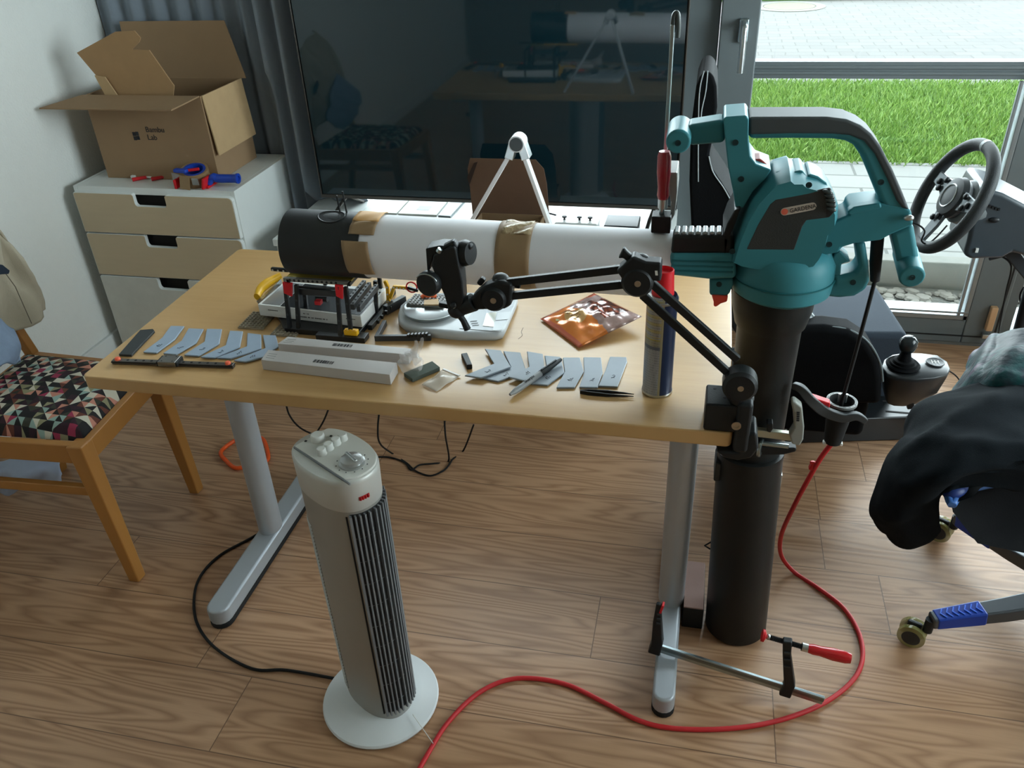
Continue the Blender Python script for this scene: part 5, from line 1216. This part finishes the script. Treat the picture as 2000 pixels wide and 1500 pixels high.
d1 = tri.math('GREATER_THAN', fu_, fv_); d2 = tri.math('GREATER_THAN', tri.math('ADD', fu_, fv_), 1)
side = tri.math('ADD', tri.math('MULTIPLY', d1, par), tri.math('MULTIPLY', d2, tri.math('SUBTRACT', 1, par)))
rnd_ = tri.white(tri.comb(iu, iv, side))
tri.col(tri.ramp(rnd_, [(0, rgb(26, 24, 26)), (.30, rgb(52, 26, 40)), (.42, rgb(58, 58, 48)), (.52, rgb(214, 208, 190)), (.66, rgb(150, 176, 168)), (.74, rgb(206, 140, 120)), (.82, rgb(160, 50, 82)), (.87, rgb(150, 146, 112)), (.94, rgb(108, 58, 44))], 'CONSTANT'))
tri.bump(tri.noise(tri.comb(x, y), 900, 2), .2, .001)
def seat(u, v):
    a = FN.lerp(BN, u); b = FF.lerp(BF, u); p_ = a.lerp(b, .035+.93*v); p_ += (V((.52, -.89, 0))-p_)*.045
    e = min(u, 1-u, v, 1-v); r = min(1, e/.13); rr = math.sqrt(max(0, 1-(1-r)**2))
    return p_+V((0, 0, SZ-.008+.034*rr+.010*math.sin(PI*u)*math.sin(PI*v)))
MB().grid(seat, 30, 30).build('seat_cushion', tri.m, chr_, ang=180)

def net(rows, nu=10, folds=None):
    R = [catmull([at(q[0], q[1], **({'z': q[2]} if len(q) == 3 else {q[2]: q[3]})) for q in r], nu) for r in rows]
    cols = [catmull([r[i] for r in R], nu) for i in range(len(R[0]))]
    b = MB(); G = []
    for i, c in enumerate(cols):
        rr = []
        for j, p_ in enumerate(c):
            q = p_.copy()
            if folds: q += folds(i/(len(cols)-1), j/(len(c)-1)) + mnoise.noise_vector(p_*13)*.006 + mnoise.noise_vector(p_*30)*.0025
            rr.append(b.bm.verts.new(q))
        G.append(rr)
    for A, B in zip(G, G[1:]):
        for k in range(len(A)-1): b.bm.faces.new((A[k], B[k], B[k+1], A[k+1]))
    return b
jm = mat('beige_canvas', rgb(178, 168, 148), .9, var=.06, vs=40, bump=.3, bs=700)
jx = .30
jk = net([[(-260, 430, 'x', jx-.03), (-120, 425, 'x', jx-.02), (-30, 425, 'x', jx-.01), (2, 450, 'x', jx)],
          [(-260, 500, 'x', jx), (-120, 495, 'x', jx+.005), (-20, 490, 'x', jx+.01), (32, 500, 'x', jx)],
          [(-240, 580, 'x', jx+.02), (-110, 575, 'x', jx+.03), (0, 565, 'x', jx+.02), (68, 560, 'x', jx)],
          [(-220, 690, 'x', jx+.04), (-110, 680, 'x', jx+.04), (5, 662, 'x', jx+.03), (98, 602, 'x', jx)]], 9,
         lambda a, b: V((.015*math.sin(a*19+b*4)+.008*math.sin(a*31-b*6), 0, .003*math.sin(a*22))))
jo = tag(jk.build('jacket', jm, solid=.006, ang=180), 'beige jacket hanging over the back of the wooden chair', 'jacket')
MB().tube([at(q[0], q[1], x=jx+.033) for q in ((8, 530), (30, 560), (62, 632))], .0011, 5).build('seam', mat('dark_beige_thread', rgb(110, 102, 88), .9), jo)
MB().prism([at(q[0], q[1], x=jx+.04) for q in ((-30, 512), (2, 517), (16, 528), (14, 535), (-6, 536), (-30, 530))], (.006, 0, 0)).build('dark_toggle', mat('navy_cord', rgb(26, 40, 56), .6), jo, bevel=.002)
tag(MB().prism([at(q[0], q[1], x=jx-.03) for q in ((34, 506), (50, 512), (62, 535), (80, 572), (78, 580), (60, 556), (44, 528))], (-.012, 0, 0)).build('bag_strap', mat('dark_webbing', rgb(40, 44, 44), .7), bevel=.003), 'dark strap showing behind the beige jacket on the chair', 'strap')
tm = mat('light_blue_denim', rgb(140, 158, 184), .9, var=.12, vs=50, bump=.3, bs=600)
tr_ = net([[(-160, 600, 'x', .34), (-60, 612, 'x', .35), (0, 625, 'x', .36), (22, 648, 'x', .35)],
           [(-160, 690, 'x', .38), (-60, 680, 'x', .40), (8, 668, 'x', .41), (36, 682, 'x', .38)],
           [(-160, 740, 'x', .40), (-60, 728, 'x', .43), (6, 712, 'x', .44), (40, 706, 'x', .41)]], 8, lambda a, b: V((.006*math.sin(a*14+b*5), 0, .004*math.sin(a*20))))
for v_ in tr_.bm.verts: v_.co.z = max(v_.co.z, .462)
tag(tr_.build('folded_jeans', tm, solid=.008, ang=180), 'light blue trousers bunched on the chair seat under the jacket', 'trousers')
pk = net([[(-90, 905, 'y', -.80), (0, 900, 'y', -.80), (60, 893, 'y', -.80), (115, 897, 'y', -.80)],
          [(-90, 930, 'y', -.86), (0, 925, 'y', -.87), (60, 925, 'y', -.87), (126, 918, 'y', -.84)],
          [(-90, 970, 'y', -.84), (0, 965, 'y', -.85), (50, 950, 'y', -.85), (118, 940, 'y', -.83)]], 8, lambda a, b: V((0, .012*math.sin(a*16+b*3), .004*math.sin(a*11))))
zmin = min(v.co.z for v in pk.bm.verts)
for v_ in pk.bm.verts: v_.co.z -= 0
tag(pk.build('blue_bag', mat('pale_blue_cloth', rgb(178, 190, 214), .8, var=.08), solid=.01, ang=180), 'pale blue cloth bag hanging under the wooden chair seat', 'bag')

# ------------------------------------------------------------------ under the desk
tag(MB().tube(catmull([at(*q, z=.009) for q in ((447, 868), (470, 856), (500, 853), (516, 861), (524, 893), (513, 903), (487, 909), (460, 914), (440, 898), (431, 884))], 5, True), .0062, 10, closed=True).build('orange_strap', orange_plastic), 'orange loop lying on the floor behind the left desk leg', 'loop')
def cable(P, lab, r=.0026):
    Q = []
    for q in P:
        p_ = at(q[0], q[1], **({'z': .0035} if len(q) == 2 else {'y': q[2]})); p_.z = max(p_.z, .0035); Q.append(p_)
    tag(MB().tube(catmull(Q, 6), r, 7).build('cable', rubber), lab, 'cable')
cable([(742, 795, -.60), (738, 835, -.60), (742, 866, -.58), (765, 885), (795, 905), (812, 920), (840, 929), (865, 920), (877, 908), (885, 896), (905, 880), (925, 830, -.50)], 'black cable hanging in a loop under the desk, right of the tower fan top')
cable([(868, 815, -.58), (870, 850, -.57), (876, 900), (850, 905), (820, 908), (803, 918), (790, 903), (760, 893), (731, 893)], 'thin black cable running along the floor behind the tower fan')
cable([(558, 785, -.60), (566, 812, -.59), (590, 838, -.55), (640, 860), (700, 890)], 'black cable drooping under the desk behind the left leg')
cable([(644, 792, -.60), (632, 822, -.58), (615, 850, -.5)], 'short black cable end hanging under the desk above the tower fan')

# ------------------------------------------------------------------ racing seat behind the desk
leather = mat('black_leatherette', rgb(15, 16, 18), .8, bump=.1, bs=350, spec=.1)
pipe_w = mat('grey_white_stitching', rgb(176, 184, 188), .6)
rs = thing('racing_chair', 'black racing style seat with pale stitching beside the television', 'seat', (2.3, -.25, 0))
BO = [(1362, 150), (1370, 128), (1382, 121), (1394, 128), (1401, 150), (1402, 190), (1395, 240), (1387, 280), (1392, 305), (1412, 335), (1432, 368), (1442, 420), (1446, 500), (1446, 560), (1352, 560), (1354, 450), (1349, 330), (1352, 230)]
MB().prism([at(*q, y=-.20)+V((0, -.10, 0)) for q in BO], (0, .2, 0)).build('backrest', leather, rs, bevel=.02, seg=4)
b = MB()
for P in ([(1377, 121), (1368, 165), (1366, 260), (1366, 330)], [(1384, 121), (1380, 160), (1372, 200), (1370, 250)], [(1386, 282), (1394, 312), (1414, 342), (1432, 375)]): b.tube(catmull([at(*q, y=-.20)+V((0, -.1005, 0)) for q in P], 5), .0013, 6)
b.build('stitching', pipe_w, rs)
SO = [(1500, 792), (1500, 640), (1560, 639), (1610, 638), (1660, 645), (1695, 668), (1718, 708), (1724, 745), (1722, 792)]
MB().prism([at(*q, y=-.40) for q in SO], (0, .075, 0)).build('side_bolster', leather, rs, bevel=.018, seg=4)
MB().mm((2.16, -.335, .12), (2.56, -.09, .25)).build('seat_pad', leather, rs, bevel=.02, seg=3)
MB().tube(catmull([at(*q, y=-.388) for q in ((1500, 641), (1560, 639), (1612, 638), (1660, 645), (1696, 669), (1719, 709), (1724, 745))], 5), .003, 8).build('piping', mat('grey_piping', rgb(110, 120, 122), .5), rs)
MB().cyl((2.29, -.12, .001), (2.29, -.12, .22), .03).build('pedestal', plastic_black, rs)
MB().bar([at(1420, 560, y=-.26), at(1510, 700, y=-.26)], .20, .05, up=(0, 0, 1)).build('back_bracket', plastic_black, rs, bevel=.008)
e = at(1556, 610, y=-.33); MB().lathe([(0, 0), (.03, 0), (.022, .03), (.012, .06), (0, .075)], e, axis=(.85, -.2, -.45), n=24).build('recline_cover', mat('grey_glossy_cover', rgb(90, 98, 100), .25), rs)
# dark upholstered cube
ot = mat('navy_grey_felt', rgb(50, 59, 70), .95, var=.1, vs=200, bump=.3, bs=900)
P = [at(1776, 652, z=.30), at(1712, 554, z=.30), at(1560, 556, z=.30), at(1545, 652, z=.30)]
oc = thing('ottoman', 'dark blue grey upholstered cube standing between the racing seat and the balcony door', 'stool', tuple(sum(P, V())/4-V((0, 0, .30))))
MB().prism([(p_.x, p_.y, .05) for p_ in P], (0, 0, .25)).build('cushion', ot, oc, bevel=.018, seg=3)
MB().prism([(p_.x*.98+.02*2.6, p_.y*.96, .0) for p_ in P], (0, 0, .055)).build('plinth', rubber, oc)

# ------------------------------------------------------------------ steering wheel on its stand, gear shifter, pedals
ws = thing('racing_wheel_stand', 'black gaming steering wheel on its base and stand in front of the balcony door', 'steering wheel', (2.80, -.25, 0))
wc = at(1858, 384, y=-.30); n_ = V((-.90, -.13, .40)).normalized(); R_ = .126
wx = n_.cross(V((0, 0, 1))).normalized(); wy = wx.cross(n_)
def wp(a, r, h=0): return wc+(wx*math.cos(a)+wy*math.sin(a))*r+n_*h
wheel_m = mat('black_grip_leather', rgb(44, 48, 50), .6, bump=.2, bs=500)
MB().tube([wp(2*PI*i/72, R_) for i in range(72)], .0145, 16, closed=True).build('rim', wheel_m, ws)
b = MB()
for a in (PI/2, ): b.tube([wp(a-.045, R_), wp(a, R_), wp(a+.045, R_)], .0150, 16)
b.build('rim_band', mat('grey_band', rgb(150, 156, 158), .4), ws)
hub_m = mat('gunmetal_hub', rgb(96, 102, 104), .35, .6)
hb = MB()
for a in (0.12, PI-.12, 3*PI/2):
    hb.bar([wp(a, .03, -.004), wp(a, .07, -.006), wp(a, R_-.008, 0)], [.05, .036, .028], .008, up=n_)
hb.build('spokes', hub_m, ws, bevel=.002)
MB().lathe([(0, -.02), (.045, -.02), (.05, -.008), (.044, .004), (.028, .008), (0, .009)], wc, axis=n_, n=36).build('hub', plastic_dark, ws)
MB().tube([wp(2*PI*i/32, .027, .008) for i in range(32)], .002, 6, closed=True).build('hub_ring', steel, ws)
b = MB()
for a, r in ((.35, .062), (-.05, .07), (PI-.35, .062), (PI+.05, .07), (.1, .085), (PI-.1, .085), (4.6, .05), (4.9, .06)): MB().lathe([(.0075, 0), (.0075, .004), (.005, .006), (0, .006)], wp(a, r, .001), axis=n_, n=14).build('button', plastic_black, ws)
MB().lathe([(.040, -.02), (.052, -.03), (.050, -.075), (.048, -.11), (0, -.11)], wc, axis=n_, n=36).build('column', mat('grey_column', rgb(112, 118, 120), .4), ws)
for s in (-1, 1): MB().bar([wp(PI/2-s*PI/2, .03, -.03), wp(PI/2-s*(PI/2-.1), .095, -.022)], .03, .003, up=n_).build('paddle', steel, ws, bevel=.001)
HB = [(1890, 470), (1905, 402), (1925, 368), (1960, 378), (2050, 425), (2110, 470), (2110, 520), (2010, 504), (1978, 494), (1958, 505), (1895, 508), (1882, 498)]
hs = MB().prism([at(*q, y=-.34) for q in HB], (0, .17, 0)).build('wheel_base', mat('blue_black_plastic', rgb(62, 70, 76), .3), ws, bevel=.012, seg=3)
b = MB()
for k in range(6): b.box(at(1921+6*k, 398+2.2*k, y=-.341), (.004, .003, .006))
b.build('vent_slots', plastic_black, hs)
MB().ball(at(1942, 430, y=-.342), .008, (1.4, .6, .8)).build('cable_port', plastic_black, hs)
MB().box(at(1908, 489, y=-.342), (.006, .004, .010)).build('side_light', white_ink, hs)
pA = at(2000, 500, y=-.24); pB = V((2.93, -.20, .02))
MB().bar([at(1930, 497, y=-.25), at(1972, 490, y=-.25), at(2030, 560, y=-.25)], .03, .016, up=(0, 1, 0)).build('clamp_bracket', plastic_dark, ws, bevel=.003)
MB().tube([at(2025, 515, y=-.24), pB], .014, 14).build('stand_pole', plastic_black, ws)
MB().bar([pB+V((-.10, -.02, -.005)), pB+V((.30, .06, -.005))], .04, .03).bar([pB+V((.02, -.20, -.005)), pB+V((.02, .18, -.005))], .04, .03).build('stand_foot', plastic_black, ws, bevel=.004)
for P in ([(1956, 500, -.25), (1975, 520, -.25), (1965, 570, -.2), (1952, 640, -.15), (1949, 670, -.12)], [(2000, 560, -.22), (1992, 580, -.22), (1998, 620, -.2), (1990, 660, -.18)]):
    MB().tube(catmull([at(q[0], q[1], y=q[2]) for q in P], 6), .0022, 6).build('cord', rubber, ws)
MB().tube(catmull([at(*q, y=-.36) for q in ((1776, 432), (1795, 440), (1806, 452), (1800, 470), (1812, 476), (1830, 462), (1850, 440))], 5), .002, 6).build('paddle_wire', rubber, ws)
# shifter
SY = -.33
zs = at(1790, 716, y=SY).z
sh_ = thing('gear_shifter', 'black gaming gear shifter with a round knob in front of the ottoman', 'gear shifter', tuple(at(1775, 790, y=SY)))
TP = [at(*q, z=zs) for q in ((1722, 716), (1727, 702), (1742, 693), (1765, 689), (1800, 690), (1832, 694), (1850, 706), (1856, 720), (1850, 732), (1825, 738), (1790, 741), (1755, 739), (1732, 731))]
c = sum(TP, V())/len(TP)
loft_p([[c+(p_-c)*.5+V((-.012, 0, -.105)) for p_ in TP], [c+(p_-c)*.85+V((0, 0, -.06)) for p_ in TP], [p_+V((0, 0, -.01)) for p_ in TP], [p_+V((0, 0, -.002)) for p_ in TP], [c+(p_-c)*.96+V((0, 0, .001)) for p_ in TP]], 'shifter_body', mat('satin_black_shell', rgb(30, 33, 35), .38), sh_, ang=50)
kc = at(1763, 714, z=zs+.004); kb_ = at(1774, 672, y=kc.y-.002)
MB().lathe([(.040, 0), (.042, .004), (.038, .008), (.034, .006), (.032, .012), (.027, .011), (.025, .018), (.018, .02), (.014, .032), (.011, .045), (0, .046)], kc, axis=(kb_-kc), n=36).build('boot', leather, sh_)
MB().tube([kc+V((0, 0, .03)), kb_], .0085, 14).build('shaft', plastic_dark, sh_)
MB().lathe([(0, -.026), (.011, -.025), (.018, -.016), (.0225, -.002), (.021, .011), (.012, .021), (0, .0235)], kb_, axis=(kb_-kc), n=32).build('knob', mat('glossy_black_knob', rgb(34, 40, 42), .18), sh_)
pc_ = at(1826, 709, z=zs+.002); MB().lathe([(.021, 0), (.023, .002), (.021, .004), (.0185, .003), (0, .003)], pc_, n=32).build('pattern_cap', plastic_dark, sh_)
b = MB()
for k in range(3): b.box(pc_+V((-.008+.008*k, 0, .0034)), (.0016, .018, .0006))
b.box(pc_+V((0, 0, .0034)), (.017, .0016, .0006)); b.build('gate_pattern', white_ink, sh_, flat=True)
MB().bar([at(1776, 748, y=SY-.02), at(1778, 796, y=SY-.02)], .018, .02, up=(0, 1, 0)).build('clamp_screw', plastic_black, sh_, bevel=.003)
MB().tube(catmull([at(1850, 722, y=SY+.03), at(1866, 733, y=SY+.03), at(1876, 745, y=SY+.02), at(1890, 760, y=SY+.02)], 5), .0018, 6).build('cord', rubber, sh_)
# pedals
pd = thing('pedal_set', 'black pedal base with grip slots on the floor beneath the gear shifter', 'pedals', tuple(at(1735, 845, z=0)))
PP = [at(*q, z=.085) for q in ((1540, 822), (1540, 745), (1770, 728), (1806, 760), (1812, 792), (1772, 815))]
MB().prism([(p_.x, p_.y, .001) for p_ in PP], (0, 0, .084)).build('pedal_base', mat('black_pedal_plastic', rgb(24, 27, 29), .28), pd, bevel=.006)
b = MB()
for q in (((1720, 768), (1775, 770)), ((1724, 784), (1790, 788)), ((1730, 803), (1790, 808))): b.bar([at(*q[0], z=.0855), at(*q[1], z=.0855)], .006, .002)
b.build('grip_slots', rubber, pd)
for q in ((1650, 775), (1690, 770), (1730, 765)):
    o = at(*q, z=.0855); MB().bar([o+V((0, .05, 0)), o+V((0, .02, .09))], .035, .006, up=(0, -.5, 1)).build('pedal', plastic_dark, pd, bevel=.002)

# ------------------------------------------------------------------ office chair with clothes over it
oc2 = thing('office_chair', 'black office chair with blue trim and clear yellow castors at the right', 'chair', (2.95, -.86, 0))
HC = V((2.95, -.86, 0)); arm_m = mat('dark_grey_metal', rgb(84, 88, 92), .4, .5); blue_m = mat('blue_plastic_trim', rgb(22, 62, 160), .35)
ur = NT('clear_yellow_urethane', .12); ur.col(rgb(160, 156, 96)); ur.b.inputs['Alpha'].default_value = .6
for k, a in enumerate((195, 126, 51, -21, 267)):
    a = math.radians(a); d = V((math.cos(a), math.sin(a), 0)); e = HC+d*.335; p = V((-d.y, d.x, 0))
    lg = MB().bar([HC+d*.03+V((0, 0, .125)), HC+d*.18+V((0, 0, .10)), e+V((0, 0, .082))], [.05, .042, .030], [.04, .034, .028]).build('base_leg', arm_m, oc2, bevel=.005)
    MB().bar([HC+d*.225+V((0, 0, .0955)), e-d*.008+V((0, 0, .0835))], [.042, .033], [.035, .030]).build('blue_sleeve', blue_m, lg, bevel=.004)
    b = MB()
    for j in range(7):
        o = HC+d*(.235+.0125*j)+V((0, 0, .1125-.0125*j/7))
        b.bar([o-p*.012, o+d*.008, o+p*.012], .0025, .002)
    b.build('chevron', mat('bright_blue_ridge', rgb(60, 110, 220), .3), lg)
    MB().cyl(e+V((0, 0, .05)), e+V((0, 0, .085)), .010).build('stem', plastic_black, lg)
    cdir = V((math.cos(a+.9), math.sin(a+.9), 0)) if k > 1 else V((.86, -.5, 0)).normalized() if k else V((.93, -.36, 0)).normalized(); ca = V((-cdir.y, cdir.x, 0)); wcn = e+cdir*-.026+V((0, 0, .0295))
    for s in (-1, 1):
        w = MB().lathe([(.018, -.007), (.0285, -.005), (.029, 0), (.0285, .005), (.018, .007)], wcn+ca*s*.013, axis=ca, closed=True, n=30).build('castor_wheel', ur.m, lg)
        MB().lathe([(0, -.008), (.019, -.007), (.019, .007), (0, .008)], wcn+ca*s*.013, axis=ca, n=24).build('wheel_hub', plastic_dark, lg)
    MB().box(wcn+V((0, 0, .012)), (.03, .012, .04), M.Rotation(math.atan2(cdir.y, cdir.x), 3, 'Z')).build('castor_fork', plastic_black, lg, bevel=.004)
MB().cyl(HC+V((0, 0, .1)), HC+V((0, 0, .32)), .026).cyl(HC+V((0, 0, .09)), HC+V((0, 0, .15)), .045).build('gas_lift', plastic_black, oc2)
TPs = [at(*q, z=.43) for q in ((1858, 985), (1872, 968), (1900, 954), (1950, 944), (2010, 938), (2120, 940), (2240, 930), (2260, 850), (2200, 770), (2050, 745), (1930, 770), (1870, 850), (1850, 940))]
c = HC+V((.02, 0, .43))
loft_p([[c+(p_-c)*.45+V((.03, -.02, -.15)) for p_ in TPs], [c+(p_-c)*.80+V((0, 0, -.11)) for p_ in TPs], [c+(p_-c)*.98+V((0, 0, -.02)) for p_ in TPs], TPs, [c+(p_-c)*.9+V((0, 0, .015)) for p_ in TPs]], 'seat', leather, oc2, ang=60)
MB().tube(catmull(TPs, 4, True), .0075, 10, closed=True).build('blue_piping', mat('light_blue_piping', rgb(72, 116, 186), .4), oc2)
MB().ball(at(1866, 956, z=.435), .026, (1.25, .85, .7), M.Rotation(.9, 3, 'Z')).build('blue_bolster', mat('dark_blue_bolster', rgb(26, 52, 120), .45), oc2)
hm = mat('black_fleece', rgb(22, 27, 31), .95, bump=.2, bs=600, spec=.1)
def hf(a, b): return V((0, 0, .018*(.5-abs(math.sin(2.1*PI*(b*.9+a*.35)+.4))**.7)*min(1, b*4)+.009*(.5-abs(math.sin(4.6*PI*(b*.8-a*.18)))**.8)+.004*math.sin(a*9+b*3)))
hd_ = net([[(1778, 826, .42), (1800, 800, .46), (1850, 768, .50), (1920, 752, .52), (2040, 735, .53)],
           [(1772, 850, .43), (1800, 838, .49), (1850, 815, .53), (1930, 800, .55), (2040, 790, .55)],
           [(1742, 900, .42), (1785, 885, .49), (1850, 866, .53), (1930, 858, .55), (2040, 850, .55)],
           [(1718, 955, .37), (1762, 945, .44), (1825, 925, .50), (1920, 905, .52), (2040, 900, .52)],
           [(1712, 1003, .31), (1748, 1005, .36), (1812, 985, .40), (1862, 932, .47), (2040, 928, .485)],
           [(1735, 1036, .27), (1782, 1056, .26), (1832, 1022, .32), (1854, 955, .45), (2040, 936, .465)]], 9, hf)
tag(hd_.build('hoodie', hm, solid=.012, ang=180, off=1), 'black fleece hoodie draped over the seat of the office chair', 'hoodie')
tj = NT('teal_purple_nylon', .55); tj.b.inputs['Specular IOR Level'].default_value = .2
x, y, z = tj.xyz(); nz_ = tj.noise(tj.comb(x, y, z), 9, 3)
tj.col(tj.ramp(nz_, [(0, rgb(28, 30, 40)), (.42, rgb(30, 40, 48)), (.5, rgb(16, 66, 68)), (.6, rgb(78, 50, 80)), (.68, rgb(26, 34, 42))])); tj.bump(tj.noise(tj.comb(x, y, z), 45, 3), .5, .006)
tjn = net([[(1898, 700, .46), (1925, 672, .50), (1965, 655, .53), (2060, 648, .55)],
           [(1886, 735, .45), (1918, 712, .53), (1965, 695, .57), (2060, 685, .59)],
           [(1852, 785, .42), (1900, 765, .50), (1960, 752, .55), (2060, 742, .57)],
           [(1845, 800, .40), (1900, 790, .46), (1960, 780, .50), (2060, 770, .52)]], 9, lambda a, b: V((0, 0, .006*math.sin(a*17+b*7)+.003*math.sin(b*23-a*9))))
tag(tjn.build('nylon_jacket', tj.m, solid=.008, ang=180, off=1), 'shiny dark teal and purple jacket lying behind the black hoodie', 'jacket')
